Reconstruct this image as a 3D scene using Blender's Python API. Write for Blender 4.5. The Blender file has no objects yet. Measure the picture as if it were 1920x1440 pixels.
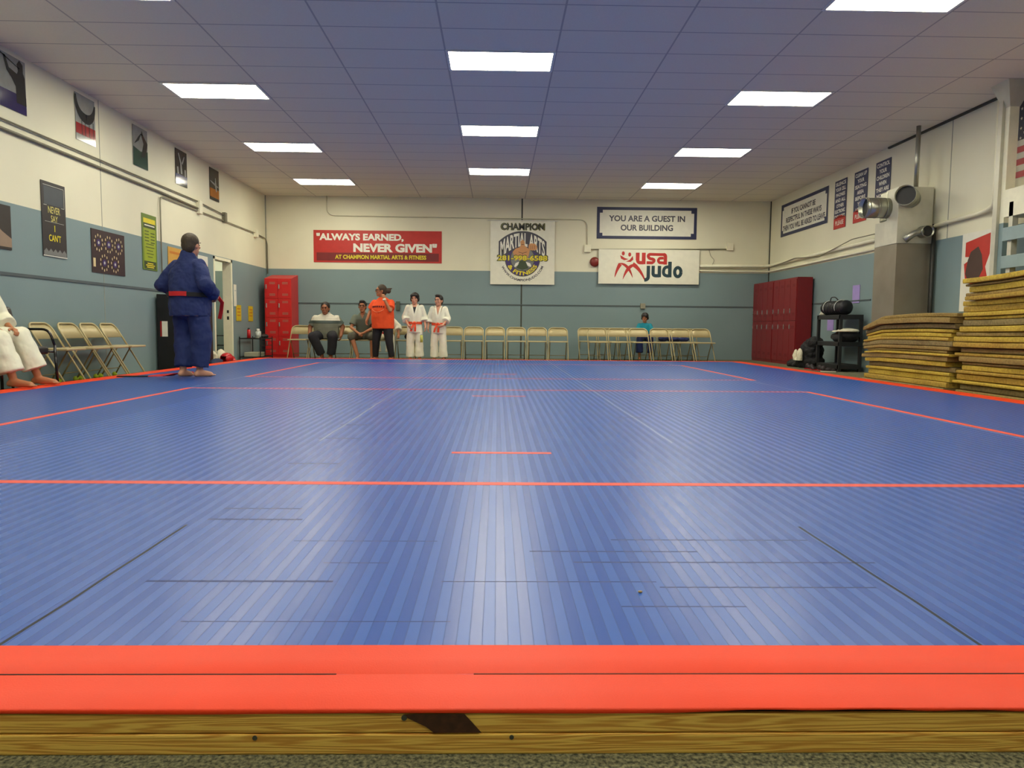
import bpy, bmesh, math, random
from mathutils import Vector, Matrix
random.seed(7)
SC = bpy.context.scene
COL = SC.collection
PI = math.pi
# ------------------------------------------------------------------ camera
def cam_axes(yaw, pitch, roll):
    cy, sy, cp, sp = math.cos(yaw), math.sin(yaw), math.cos(pitch), math.sin(pitch)
    f = Vector((sy*cp, cy*cp, sp)); r = Vector((cy, -sy, 0)); u = r.cross(f)
    cr, sr = math.cos(roll), math.sin(roll)
    return cr*r + sr*u, -sr*r + cr*u, f
cam_data = bpy.data.cameras.new('camera'); cam = bpy.data.objects.new('camera', cam_data); COL.objects.link(cam)
r_, u_, f_ = cam_axes(0.02073, -0.07643, 0.0087)
M = Matrix((( r_.x, u_.x, -f_.x, 0), (r_.y, u_.y, -f_.y, 0), (r_.z, u_.z, -f_.z, 0.74), (0, 0, 0, 1)))
cam.matrix_world = M
cam_data.sensor_width = 36; cam_data.lens = 1373.5/1920*36; cam_data.clip_start = .02
SC.camera = cam
# ------------------------------------------------------------------ world and exposure
W = bpy.data.worlds.new('world'); SC.world = W; W.use_nodes = True
W.node_tree.nodes['Background'].inputs[0].default_value = (.5, .5, .5, 1)
W.node_tree.nodes['Background'].inputs[1].default_value = .05
SC.view_settings.view_transform = 'Standard'; SC.view_settings.look = 'None'
SC.view_settings.gamma = 1; SC.view_settings.use_curve_mapping = False
SC.view_settings.exposure = 1.8
LAMP_COLOR = (1.0, .945, .75); LAMP_STRENGTH = 7.5
# ------------------------------------------------------------------ room measures (metres)
XL, XR, YB, YF, H = -5.60, 6.655, 18.0, -4.0, 3.86
SPLIT = 2.12
# ------------------------------------------------------------------ helpers
def lin(c):
    return tuple(((v/255)/12.92 if v/255 <= .04045 else ((v/255+.055)/1.055)**2.4) for v in c)
def mat(name, rgb, rough=.55, metal=0, var=.06, scale=9, bump=0, bscale=60, spec=.5, emit=0):
    m = bpy.data.materials.new(name); m.use_nodes = True
    nt = m.node_tree; N = nt.nodes; L = nt.links; b = N['Principled BSDF']
    c = lin(rgb)
    b.inputs['Roughness'].default_value = rough; b.inputs['Metallic'].default_value = metal
    b.inputs['Specular IOR Level'].default_value = spec
    tc = N.new('ShaderNodeTexCoord')
    n = N.new('ShaderNodeTexNoise'); n.inputs['Scale'].default_value = scale; n.inputs['Detail'].default_value = 4
    L.new(tc.outputs['Object'], n.inputs['Vector'])
    rp = N.new('ShaderNodeValToRGB'); rp.color_ramp.elements[0].position = .3; rp.color_ramp.elements[1].position = .7
    rp.color_ramp.elements[0].color = tuple(v*(1-var) for v in c)+(1,)
    rp.color_ramp.elements[1].color = tuple(min(1, v*(1+var)) for v in c)+(1,)
    L.new(n.outputs['Fac'], rp.inputs['Fac']); L.new(rp.outputs['Color'], b.inputs['Base Color'])
    if bump:
        n2 = N.new('ShaderNodeTexNoise'); n2.inputs['Scale'].default_value = bscale; n2.inputs['Detail'].default_value = 5
        L.new(tc.outputs['Object'], n2.inputs['Vector'])
        bp = N.new('ShaderNodeBump'); bp.inputs['Strength'].default_value = bump; bp.inputs['Distance'].default_value = .01
        L.new(n2.outputs['Fac'], bp.inputs['Height']); L.new(bp.outputs['Normal'], b.inputs['Normal'])
    if emit:
        b.inputs['Emission Color'].default_value = c+(1,); b.inputs['Emission Strength'].default_value = emit
    return m
def link(name, bm, m, parent=None, smooth=False, mats=None):
    me = bpy.data.meshes.new(name)
    bmesh.ops.recalc_face_normals(bm, faces=bm.faces)
    bm.to_mesh(me); bm.free()
    for q in (mats or [m]): me.materials.append(q)
    if smooth:
        for p in me.polygons: p.use_smooth = True
    o = bpy.data.objects.new(name, me); COL.objects.link(o)
    if parent: o.parent = parent
    return o
def tag(o, label, cat, group=None, kind=None):
    if label: o['label'] = label
    if cat: o['category'] = cat
    if group: o['group'] = group
    if kind: o['kind'] = kind
    return o
def thing(name, label, cat, loc=(0, 0, 0), rz=0, group=None):
    o = bpy.data.objects.new(name, None); COL.objects.link(o); o.empty_display_size = .1
    o.location = loc; o.rotation_euler = (0, 0, rz)
    return tag(o, label, cat, group)
def struct(name, bm, m, **k):
    o = link(name, bm, m, **k)
    if not k.get('parent'): o['kind'] = 'structure'
    return o
def copy_tree(o, parent=None):
    c = o.copy(); COL.objects.link(c)
    if parent: c.parent = parent
    for ch in list(o.children): copy_tree(ch, c)
    return c
def box(bm, x0, x1, y0, y1, z0, z1, bev=0, mi=0):
    mt = Matrix.Translation(((x0+x1)/2, (y0+y1)/2, (z0+z1)/2)) @ Matrix.Diagonal((abs(x1-x0), abs(y1-y0), abs(z1-z0), 1))
    r = bmesh.ops.create_cube(bm, size=1, matrix=mt)
    vs = r['verts']
    fs = list({f for v in vs for f in v.link_faces})
    for f in fs: f.material_index = mi
    if bev:
        es = list({e for v in vs for e in v.link_edges})
        bmesh.ops.bevel(bm, geom=es, offset=bev, segments=2, affect='EDGES', profile=.6)
    return bm
def B(*a, **k):
    bm = bmesh.new(); return box(bm, *a, **k)
def cyl(bm, a, b, ra, rb=None, seg=12, caps=True):
    a, b = Vector(a), Vector(b); d = b-a; rb = ra if rb is None else rb
    if d.length < 1e-6: return bm
    q = Vector((0, 0, 1)).rotation_difference(d.normalized()).to_matrix().to_4x4()
    bmesh.ops.create_cone(bm, cap_ends=caps, segments=seg, radius1=ra, radius2=rb, depth=d.length,
                          matrix=Matrix.Translation((a+b)/2) @ q)
    return bm
def ball(bm, c, r, seg=12, rot=None):
    r = (r, r, r) if not hasattr(r, '__len__') else r
    mt = Matrix.Translation(c)
    if rot is not None: mt = mt @ rot
    bmesh.ops.create_uvsphere(bm, u_segments=seg, v_segments=max(6, seg*2//3), radius=1, matrix=mt @ Matrix.Diagonal((r[0], r[1], r[2], 1)))
    return bm
def rc(bm, a, b, ra, rb=None, seg=14):
    rb = ra if rb is None else rb
    cyl(bm, a, b, ra, rb, seg); ball(bm, a, ra, seg); ball(bm, b, rb, seg); return bm
def tube(bm, pts, r, seg=8):
    pts = [Vector(p) for p in pts]; rings = []
    n = len(pts); up = None
    for i, p in enumerate(pts):
        d = (pts[min(i+1, n-1)]-pts[max(i-1, 0)]).normalized()
        if up is None: up = d.orthogonal().normalized()
        up = (up - d*up.dot(d)); up = up.normalized() if up.length > 1e-6 else d.orthogonal().normalized()
        s = d.cross(up); rr = r[i] if hasattr(r, '__len__') else r
        rings.append([bm.verts.new(p + (up*math.cos(t)+s*math.sin(t))*rr) for t in [2*PI*k/seg for k in range(seg)]])
    for a, b in zip(rings, rings[1:]):
        for k in range(seg): bm.faces.new((a[k], a[(k+1) % seg], b[(k+1) % seg], b[k]))
    bm.faces.new(rings[0][::-1]); bm.faces.new(rings[-1]); return bm
def T(pts, r, seg=8):
    return tube(bmesh.new(), pts, r, seg)
def bend(pts, rad=.06, n=5):
    pts = [Vector(p) for p in pts]; out = [pts[0]]
    for a, b, c in zip(pts, pts[1:], pts[2:]):
        u = (a-b); v = (c-b); q = min(rad, u.length*.49, v.length*.49); u.normalize(); v.normalize()
        p0, p2 = b+u*q, b+v*q
        for i in range(n+1):
            t = i/n; out.append(p0*(1-t)**2 + b*2*t*(1-t) + p2*t*t)
    out.append(pts[-1]); return out
def loft(bm, levels, seg=28, cap=True):
    """levels: (z, cx, cy, rx, ry)"""
    rings = []
    for z, cx, cy, rx, ry in levels:
        rings.append([bm.verts.new((cx+rx*math.cos(2*PI*k/seg), cy+ry*math.sin(2*PI*k/seg), z)) for k in range(seg)])
    for a, b in zip(rings, rings[1:]):
        for k in range(seg): bm.faces.new((a[k], a[(k+1) % seg], b[(k+1) % seg], b[k]))
    if cap: bm.faces.new(rings[0][::-1]); bm.faces.new(rings[-1])
    return bm
def poly(bm, pts, z=0, th=.0):
    vs = [bm.verts.new((p[0], p[1], z)) for p in pts]; f = bm.faces.new(vs)
    bmesh.ops.triangulate(bm, faces=[f]); return bm
def rect(bm, x0, x1, y0, y1):
    return poly(bm, [(x0, y0), (x1, y0), (x1, y1), (x0, y1)])
BZ = [0]
def brush(bm, pts, ws):
    """flat brush stroke along 2D pts with half widths ws"""
    L_, R_ = [], []
    n = len(pts); BZ[0] = (BZ[0]+1) % 9; z = BZ[0]*.00012
    for i, (x, y) in enumerate(pts):
        a = pts[max(0, i-1)]; b = pts[min(n-1, i+1)]; dx, dy = b[0]-a[0], b[1]-a[1]; l = math.hypot(dx, dy) or 1
        w = ws[i] if hasattr(ws, '__len__') else ws
        L_.append(bm.verts.new((x-dy/l*w, y+dx/l*w, z))); R_.append(bm.verts.new((x+dy/l*w, y-dx/l*w, z)))
    for i in range(n-1):
        bm.faces.new((L_[i], R_[i], R_[i+1], L_[i+1]))
    return bm
def qb(p0, p1, p2, n=10):
    return [(p0[0]*(1-t)**2+2*p1[0]*t*(1-t)+p2[0]*t*t, p0[1]*(1-t)**2+2*p1[1]*t*(1-t)+p2[1]*t*t) for t in [i/n for i in range(n+1)]]
def text_into(bm, s, cx, cy, w=None, h=None, bold=.0, warp=None, align='CENTER', size=1.0):
    cu = bpy.data.curves.new('t', 'FONT'); cu.body = s; cu.align_x = 'LEFT'; cu.size = 1; cu.offset = bold; cu.fill_mode = 'FRONT'
    cu.resolution_u = 3
    ob = bpy.data.objects.new('t', cu); COL.objects.link(ob)
    dg = bpy.context.evaluated_depsgraph_get(); dg.update()
    me = bpy.data.meshes.new_from_object(ob.evaluated_get(dg))
    bpy.data.objects.remove(ob); bpy.data.curves.remove(cu)
    if not len(me.vertices): return bm
    xs = [v.co.x for v in me.vertices]; ys = [v.co.y for v in me.vertices]
    x0, x1, y0, y1 = min(xs), max(xs), min(ys), max(ys)
    sy = (h/(y1-y0)) if h else size
    sx = (w/(x1-x0)) if w else sy
    off = bm.verts and len(bm.verts) or 0
    vs = []
    for v in me.vertices:
        x = (v.co.x-(x0+x1)/2)*sx; y = (v.co.y-(y0+y1)/2)*sy
        if align == 'LEFT': x += (x1-x0)/2*sx
        x += cx; y += cy
        if warp: x, y = warp(x, y)
        vs.append(bm.verts.new((x, y, 0)))
    for p in me.polygons:
        try: bm.faces.new([vs[i] for i in p.vertices])
        except ValueError: pass
    bpy.data.meshes.remove(me); return bm
def sheet(name, label, cat, loc, w, h, m, rz, group=None, th=.006, corner=None):
    """flat sheet hanging on a wall; local x right, y up, z out of the wall, origin at its centre"""
    bm = B(-w/2, w/2, -h/2, h/2, 0, th)
    n_ = {0: (0, -.004, 0), PI/2: (.004, 0, 0), -PI/2: (-.004, 0, 0)}[rz]
    o = link(name, bm, m); o.location = (loc[0]+n_[0], loc[1]+n_[1], loc[2]); o.rotation_euler = (PI/2, 0, rz)
    o['th'] = th
    return tag(o, label, cat, group)
def prt(o, name, bm, m, lvl=1, label=None):
    c = link(name, bm, m, o); c.location = (0, 0, o['th'] + .0012*lvl)
    for f in c.data.polygons: pass
    if label: c['label'] = label
    return c
def bake(o):
    dg = bpy.context.evaluated_depsgraph_get(); dg.update()
    me = bpy.data.meshes.new_from_object(o.evaluated_get(dg))
    old = o.data; o.modifiers.clear(); o.data = me
    for p in me.polygons: p.use_smooth = True
    if old.users == 0: bpy.data.meshes.remove(old)
    return o
def blob(name, bm, m, parent=None, vox=.012, smooth=4, disp=0, dsize=.08):
    """fuse overlapping closed shapes into ONE continuous smooth surface"""
    o = link(name, bm, m, parent)
    r = o.modifiers.new('r', 'REMESH'); r.mode = 'VOXEL'; r.voxel_size = vox; r.use_smooth_shade = True
    s = o.modifiers.new('s', 'SMOOTH'); s.factor = .5; s.iterations = smooth
    if disp:
        tx = bpy.data.textures.new('cl', 'CLOUDS'); tx.noise_scale = dsize
        d = o.modifiers.new('d', 'DISPLACE'); d.texture = tx; d.strength = disp; d.mid_level = .5
    return bake(o)
def cut(o, pred):
    bm = bmesh.new(); bm.from_mesh(o.data)
    bmesh.ops.delete(bm, geom=[v for v in bm.verts if pred(v.co)], context='VERTS')
    bm.to_mesh(o.data); bm.free(); return o
ORD = ['first', 'second', 'third', 'fourth', 'fifth', 'sixth', 'seventh', 'eighth', 'ninth', 'tenth', 'eleventh', 'twelfth',
       'thirteenth', 'fourteenth', 'fifteenth', 'sixteenth', 'seventeenth', 'eighteenth', 'nineteenth', 'twentieth',
       'twenty-first', 'twenty-second', 'twenty-third', 'twenty-fourth', 'twenty-fifth', 'twenty-sixth']
# ------------------------------------------------------------------ materials of the room
def node_mat(name):
    m = bpy.data.materials.new(name); m.use_nodes = True
    return m, m.node_tree.nodes, m.node_tree.links, m.node_tree.nodes['Principled BSDF']
def mth(N, L, op, a, b=None, c=None):
    n = N.new('ShaderNodeMath'); n.operation = op
    for i, v in enumerate((a, b, c)):
        if v is None: continue
        if isinstance(v, (int, float)): n.inputs[i].default_value = v
        else: L.new(v, n.inputs[i])
    return n.outputs[0]
def mixc(N, L, fac, a, b):
    n = N.new('ShaderNodeMix'); n.data_type = 'RGBA'
    if isinstance(fac, (int, float)): n.inputs[0].default_value = fac
    else: L.new(fac, n.inputs[0])
    for i, v in ((6, a), (7, b)):
        if isinstance(v, tuple): n.inputs[i].default_value = v+(1,)
        else: L.new(v, n.inputs[i])
    return n.outputs[2]
def wall_mat(name, top, low, split=SPLIT, rough=.5):
    m, N, L, b = node_mat(name)
    g = N.new('ShaderNodeNewGeometry'); s = N.new('ShaderNodeSeparateXYZ'); L.new(g.outputs['Position'], s.inputs[0])
    n = N.new('ShaderNodeTexNoise'); n.inputs['Scale'].default_value = 1.1; n.inputs['Detail'].default_value = 6; L.new(g.outputs['Position'], n.inputs['Vector'])
    f = mth(N, L, 'GREATER_THAN', s.outputs['Z'], split)
    c = mixc(N, L, f, lin(low), lin(top))
    dark = mixc(N, L, 1.0, c, c)
    mul = N.new('ShaderNodeMix'); mul.data_type = 'RGBA'; mul.blend_type = 'MULTIPLY'; mul.inputs[0].default_value = .16
    L.new(c, mul.inputs[6]); L.new(n.outputs['Fac'], mul.inputs[7]); L.new(mul.outputs[2], b.inputs['Base Color'])
    b.inputs['Roughness'].default_value = rough
    n2 = N.new('ShaderNodeTexNoise'); n2.inputs['Scale'].default_value = 35; n2.inputs['Detail'].default_value = 4; L.new(g.outputs['Position'], n2.inputs['Vector'])
    bp = N.new('ShaderNodeBump'); bp.inputs['Strength'].default_value = .12; bp.inputs['Distance'].default_value = .004
    L.new(n2.outputs['Fac'], bp.inputs['Height']); L.new(bp.outputs['Normal'], b.inputs['Normal'])
    return m
CREAM, SAGE = (240, 236, 208), (132, 154, 156)
M_wall = wall_mat('painted_wall', CREAM, SAGE)
M_cream = mat('cream_paint', CREAM, .5, var=.04)
M_sage = mat('blue_grey_paint', SAGE, .5, var=.04)
M_seam = mat('dark_joint', (70, 72, 62), .8)
M_groove = mat('wall_groove', (84, 94, 96), .8)
# ceiling tiles
m, N, L, b = node_mat('ceiling_tile'); M_ceil = m
g = N.new('ShaderNodeNewGeometry'); s = N.new('ShaderNodeSeparateXYZ'); L.new(g.outputs['Position'], s.inputs[0])
GX, GY = 1.2573, .6096
def gridline(src, off, step, w):
    a = mth(N, L, 'MODULO', mth(N, L, 'ADD', src, -off + 100*step), step)
    a = mth(N, L, 'ABSOLUTE', mth(N, L, 'SUBTRACT', a, step/2))
    return mth(N, L, 'GREATER_THAN', a, step/2-w)
gx = gridline(s.outputs['X'], .018+GX/2, GX, .010); gy = gridline(s.outputs['Y'], 8.853+GY/2, GY, .010)
ln = mth(N, L, 'MAXIMUM', gx, gy)
n = N.new('ShaderNodeTexNoise'); n.inputs['Scale'].default_value = 90; n.inputs['Detail'].default_value = 6; L.new(g.outputs['Position'], n.inputs['Vector'])
c0 = mixc(N, L, n.outputs['Fac'], lin((224, 218, 196)), lin((238, 232, 210)))
L.new(mixc(N, L, ln, c0, lin((188, 182, 166))), b.inputs['Base Color']); b.inputs['Roughness'].default_value = .9
b.inputs['Specular IOR Level'].default_value = .1
# carpet
m, N, L, b = node_mat('carpet'); M_carpet = m
g = N.new('ShaderNodeNewGeometry')
n = N.new('ShaderNodeTexNoise'); n.inputs['Scale'].default_value = 130; n.inputs['Detail'].default_value = 6; L.new(g.outputs['Position'], n.inputs['Vector'])
n2 = N.new('ShaderNodeTexVoronoi'); n2.inputs['Scale'].default_value = 210; L.new(g.outputs['Position'], n2.inputs['Vector'])
rp = N.new('ShaderNodeValToRGB'); rp.color_ramp.elements[0].position = .35; rp.color_ramp.elements[1].position = .68
rp.color_ramp.elements[0].color = lin((52, 56, 42))+(1,); rp.color_ramp.elements[1].color = lin((150, 148, 112))+(1,)
L.new(n.outputs['Fac'], rp.inputs['Fac']); L.new(rp.outputs['Color'], b.inputs['Base Color']); b.inputs['Roughness'].default_value = .95
bp = N.new('ShaderNodeBump'); bp.inputs['Strength'].default_value = .6; bp.inputs['Distance'].default_value = .008
L.new(n2.outputs['Distance'], bp.inputs['Height']); L.new(bp.outputs['Normal'], b.inputs['Normal'])
# ------------------------------------------------------------------ room shell
HX, HY0 = -8.6, 13.0     # side room seen through the doorway
struct('floor', B(HX-.1, XR+.3, YF-.2, YB+.3, -.1, 0), M_carpet)
struct('ceiling', B(XL-.3, XR+.3, YF-.2, YB+.3, H, H+.1), M_ceil)
struct('wall_back', B(XL-.16, XR+.16, YB, YB+.16, 0, H), M_wall)
struct('wall_front', B(XL-.16, XR+.16, YF-.16, YF, 0, H), M_wall)
struct('wall_right', B(XR, XR+.16, YF, YB, 0, H), M_wall)
DY0, DY1, DZ = 14.72, 15.62, 2.06
bm = B(XL-.16, XL, YF, DY0, 0, H); box(bm, XL-.16, XL, DY1, YB, 0, H); box(bm, XL-.16, XL, DY0, DY1, DZ, H)
struct('wall_left', bm, M_wall)
bm = B(HX, HX+.05, HY0, YB, 0, 3.0); box(bm, HX, XL-.16, HY0-.05, HY0, 0, 3.0); box(bm, HX, XL-.16, YB, YB+.05, 0, 3.0)
struct('wall_side_room', bm, wall_mat('side_room_paint', (240, 244, 225), (120, 138, 132), 2.05))
struct('ceiling_side_room', B(HX, XL-.16, HY0, YB, 3.0, 3.05), M_cream)
# doorway frame
bm = B(XL-.18, XL+.015, DY0-.05, DY0, 0, DZ+.05); 
dr = struct('door_1', B(XL-.17, XL+.012, DY0-.045, DY0+.012, 0, DZ+.045), M_cream)
struct('door_jamb', B(XL-.17, XL+.012, DY1-.012, DY1+.055, 0, DZ+.045), M_cream, parent=dr)
struct('door_head', B(XL-.17, XL+.012, DY0-.045, DY1+.055, DZ-.01, DZ+.045), M_cream, parent=dr)
M_black = mat('black_plastic', (28, 28, 30), .45)
bm = B(XL-.09, XL-.05, DY1-.018, DY1-.011, 1.0, 1.06); box(bm, XL-.09, XL-.05, DY1-.018, DY1-.011, .86, .93)
struct('strike_plate', bm, M_black, parent=dr)
# vertical panel joints and horizontal reveals (they sit just proud of the wall)
struct('trim_1', B(.565, .60, YB-.006, YB, 0, H), M_seam)
struct('trim_2', B(XL, XR, YB-.012, YB, 1.285, 1.315), M_groove)
struct('trim_3', B(XL, XL+.012, YF, DY0-.06, 1.29, 1.325), M_groove)
for i, y in enumerate((10.62, 5.2)):
    struct('trim_%d' % (4+i), B(XL, XL+.003, y-.006, y+.006, 0, H), mat('fine_joint', (158, 160, 144), .8) if i == 0 else bpy.data.materials['fine_joint'])
struct('trim_6', B(XR-.02, XR, YB-.03, YB-.01, 0, H), M_seam)
struct('trim_7', B(XL+.0, XL+.02, YB-.02, YB, 2.12, H), bpy.data.materials['fine_joint'])
struct('trim_8', B(XR-.004, XR, 10.85, 10.865, 2.12, H), bpy.data.materials['fine_joint'])
struct('trim_9', B(XR-.012, XR, 13.0, YB-.05, 1.285, 1.31), M_groove)
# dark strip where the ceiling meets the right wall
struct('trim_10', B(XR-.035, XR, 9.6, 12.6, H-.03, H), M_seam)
# ------------------------------------------------------------------ ceiling lights
M_lens = bpy.data.materials.new('lit_lens'); M_lens.use_nodes = True
nt = M_lens.node_tree; nt.nodes.clear(); o_ = nt.nodes.new('ShaderNodeOutputMaterial'); e_ = nt.nodes.new('ShaderNodeEmission')
e_.inputs[0].default_value = LAMP_COLOR+(1,); e_.inputs[1].default_value = LAMP_STRENGTH; nt.links.new(e_.outputs[0], o_.inputs[0])
M_white = mat('white_enamel', (225, 225, 215), .4)
def light(name, x, y, z, label, group, w=1.19, l=.58):
    t = thing(name, label, 'ceiling light', (x, y, z), 0, group)
    bm = bmesh.new()
    for a in (B, ): pass
    box(bm, -w/2-.03, w/2+.03, -l/2-.03, -l/2, -.012, 0); box(bm, -w/2-.03, w/2+.03, l/2, l/2+.03, -.012, 0)
    box(bm, -w/2-.03, -w/2, -l/2, l/2, -.012, 0); box(bm, w/2, w/2+.03, -l/2, l/2, -.012, 0)
    link('frame', bm, M_white, t)
    link('diffuser', B(-w/2, w/2, -l/2, l/2, -.008, -.002), M_lens, t)
    return t
cols = [('centre column', .018, 8.853, (-3, -2, -1, 0, 1, 2)), ('left column', -3.754, 10.12, (-3, -2, -1, 0, 1, 2)), ('right column', 3.766, 10.073, (-3, -2, -1, 0, 1, 2))]
for cn, x, y, ks in cols:
    vis = {2: 'farthest', 1: 'second farthest', 0: 'third farthest', -1: 'fourth farthest', -2: 'fifth farthest', -3: 'nearest the front wall'}
    for k in ks:
        light('ceiling_light', x, y+3.048*k, H, 'lit rectangular ceiling panel, %s in the %s of lights' % (vis[k], cn), 'lit ceiling panels')
light('ceiling_light', -6.9, 16.3, 3.0, 'lit ceiling panel in the side room beyond the doorway', None)
# ------------------------------------------------------------------ timber platform and mat
def wood(name, a, b_, sc=(1.2, 12, 30)):
    m, N, L, b = node_mat(name)
    tc = N.new('ShaderNodeTexCoord'); mp = N.new('ShaderNodeMapping'); mp.inputs['Scale'].default_value = sc
    L.new(tc.outputs['Object'], mp.inputs[0])
    n = N.new('ShaderNodeTexNoise'); n.inputs['Scale'].default_value = 1.3; n.inputs['Detail'].default_value = 2; L.new(mp.outputs[0], n.inputs['Vector'])
    wv = mth(N, L, 'SINE', mth(N, L, 'MULTIPLY', n.outputs['Fac'], 75.0))
    rp = N.new('ShaderNodeValToRGB'); rp.color_ramp.elements[0].position = .0; rp.color_ramp.elements[1].position = .8
    rp.color_ramp.elements[0].color = lin(a)+(1,); rp.color_ramp.elements[1].color = lin(b_)+(1,)
    f = mth(N, L, 'MULTIPLY_ADD', wv, .5, .5); L.new(f, rp.inputs['Fac'])
    n3 = N.new('ShaderNodeTexNoise'); n3.inputs['Scale'].default_value = 14; n3.inputs['Detail'].default_value = 5; L.new(mp.outputs[0], n3.inputs['Vector'])
    c = mixc(N, L, mth(N, L, 'MULTIPLY', n3.outputs['Fac'], .45), rp.outputs['Color'], lin(b_))
    L.new(c, b.inputs['Base Color']); b.inputs['Roughness'].default_value = .5
    bp = N.new('ShaderNodeBump'); bp.inputs['Strength'].default_value = .15; bp.inputs['Distance'].default_value = .002
    L.new(f, bp.inputs['Height']); L.new(bp.outputs['Normal'], b.inputs['Normal'])
    return m
M_wood = wood('pine_beam', (206, 140, 52), (252, 208, 102))
MX0, MX1, MY0, MY1 = -4.92, 5.08, 1.222, 15.2
pf = thing('timber_platform', 'low timber platform edge of two stacked pine boards under the mat', 'platform', (0, MY0, 0))
link('board', B(MX0, MX1, 0, .14, 0, .0365, bev=.003), M_wood, pf)
o = link('board', B(MX0, MX1, .001, .141, .0385, .0735, bev=.003), M_wood, pf)
bm = B(MX0+.02, MX0+.16, .14, MY1-MY0, 0, .0735); box(bm, MX1-.16, MX1-.02, .14, MY1-MY0, 0, .0735); box(bm, MX0+.16, MX1-.16, MY1-MY0-.14, MY1-MY0, 0, .0735)
link('side_board', bm, M_wood, pf)
link('deck', B(MX0+.16, MX1-.16, .14, MY1-MY0-.14, .03, .0735), M_wood, pf)
# knot and bark stain in the upper board, nail heads
M_knot = mat('bark_stain', (70, 40, 22), .7, var=.35, scale=60)
bm = bmesh.new()
pts = [(-.158, .0725), (-.135, .0735), (-.052, .0735), (-.040, .060), (-.022, .0395), (-.105, .0395), (-.118, .050), (-.150, .066)]
vs = [bm.verts.new((x, -.0008, z)) for x, z in pts]; bm.faces.new(vs)
link('bark_stain', bm, M_knot, pf)
for x, z, r in ((-.413, .031, .0042), (-.156, .0665, .005), (.03, .031, .004)):
    link('nail', cyl(bmesh.new(), (x, -.0015, z), (x, .004, z), r, seg=10), M_seam, pf)
# blue vinyl
m, N, L, b = node_mat('blue_vinyl'); M_vinyl = m
g = N.new('ShaderNodeNewGeometry'); s = N.new('ShaderNodeSeparateXYZ'); L.new(g.outputs['Position'], s.inputs[0])
X_, Y_ = s.outputs['X'], s.outputs['Y']
PITCH = .0272
ph = mth(N, L, 'MODULO', mth(N, L, 'ADD', X_, 100*PITCH*2), PITCH*2)
alt = mth(N, L, 'GREATER_THAN', ph, PITCH)
p1 = mth(N, L, 'ABSOLUTE', mth(N, L, 'SUBTRACT', mth(N, L, 'MODULO', mth(N, L, 'ADD', X_, 100*PITCH), PITCH), PITCH/2))
thin = mth(N, L, 'GREATER_THAN', p1, PITCH/2-.0013)
base = mixc(N, L, alt, lin((0, 70, 162)), lin((4, 80, 172)))
base = mixc(N, L, mth(N, L, 'MULTIPLY', thin, .55), base, lin((28, 62, 128)))
ng = N.new('ShaderNodeTexNoise'); ng.inputs['Scale'].default_value = 1.6; ng.inputs['Detail'].default_value = 8; ng.inputs['Roughness'].default_value = .65
L.new(g.outputs['Position'], ng.inputs['Vector'])
nf = N.new('ShaderNodeTexNoise'); nf.inputs['Scale'].default_value = 420; nf.inputs['Detail'].default_value = 2
L.new(g.outputs['Position'], nf.inputs['Vector'])
def seg_mask(y0, x0, x1, w=.004):
    a = mth(N, L, 'LESS_THAN', mth(N, L, 'ABSOLUTE', mth(N, L, 'SUBTRACT', Y_, y0)), w)
    c = mth(N, L, 'MULTIPLY', mth(N, L, 'GREATER_THAN', X_, x0), mth(N, L, 'LESS_THAN', X_, x1))
    return mth(N, L, 'MULTIPLY', a, c)
cre = None
for (y0, x0, x1, w) in [(1.86, -.90, -.42, .004), (1.86, -.14, .42, .002), (2.47, -.98, -.66, .005), (2.62, -.98, -.7, .004), (2.22, -.62, -.18, .002),
                        (2.01, -.48, -.3, .002), (2.02, .22, 1.08, .003), (2.24, .36, .98, .003), (1.82, .42, .98, .0025), (1.69, .3, .6, .002),
                        (2.12, .1, .6, .003), (3.5, -1.0, -.75, .006), (4.3, -1.05, -.8, .008), (4.9, -1.05, -.85, .01), (5.4, .9, 1.1, .01), (1.6, -.7, -.1, .0015)]:
    q = seg_mask(y0, x0, x1, w*1.7); cre = q if cre is None else mth(N, L, 'MAXIMUM', cre, q)
base = mixc(N, L, mth(N, L, 'MULTIPLY', cre, .9), base, lin((6, 34, 96)))
# seams between the rolls
nw = N.new('ShaderNodeTexNoise'); nw.noise_dimensions = '1D'; nw.inputs['Scale'].default_value = .9; L.new(Y_, nw.inputs['W'])
wob = mth(N, L, 'MULTIPLY', mth(N, L, 'SUBTRACT', nw.outputs['Fac'], .5), .035)
seam = None; ridge = None
for sx in (-1.02, 1.02, 3.28, -3.25):
    d = mth(N, L, 'ABSOLUTE', mth(N, L, 'SUBTRACT', mth(N, L, 'SUBTRACT', X_, sx), wob))
    q = mth(N, L, 'LESS_THAN', d, .0045); seam = q if seam is None else mth(N, L, 'MAXIMUM', seam, q)
    r = mth(N, L, 'MAXIMUM', mth(N, L, 'SUBTRACT', 1.0, mth(N, L, 'MULTIPLY', d, 16.0)), 0.0)
    ridge = r if ridge is None else mth(N, L, 'MAXIMUM', ridge, r)
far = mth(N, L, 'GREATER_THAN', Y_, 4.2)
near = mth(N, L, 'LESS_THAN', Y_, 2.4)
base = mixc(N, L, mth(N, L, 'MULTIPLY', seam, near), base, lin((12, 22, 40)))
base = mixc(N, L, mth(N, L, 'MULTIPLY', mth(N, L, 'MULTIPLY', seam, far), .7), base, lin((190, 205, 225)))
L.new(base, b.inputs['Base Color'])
ro = mth(N, L, 'MULTIPLY_ADD', ng.outputs['Fac'], .10, .48)
ro = mth(N, L, 'ADD', ro, mth(N, L, 'MULTIPLY', alt, .055))
L.new(ro, b.inputs['Roughness']); b.inputs['Specular IOR Level'].default_value = .3
cw = mth(N, L, 'MULTIPLY_ADD', alt, .08, .66)
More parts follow.
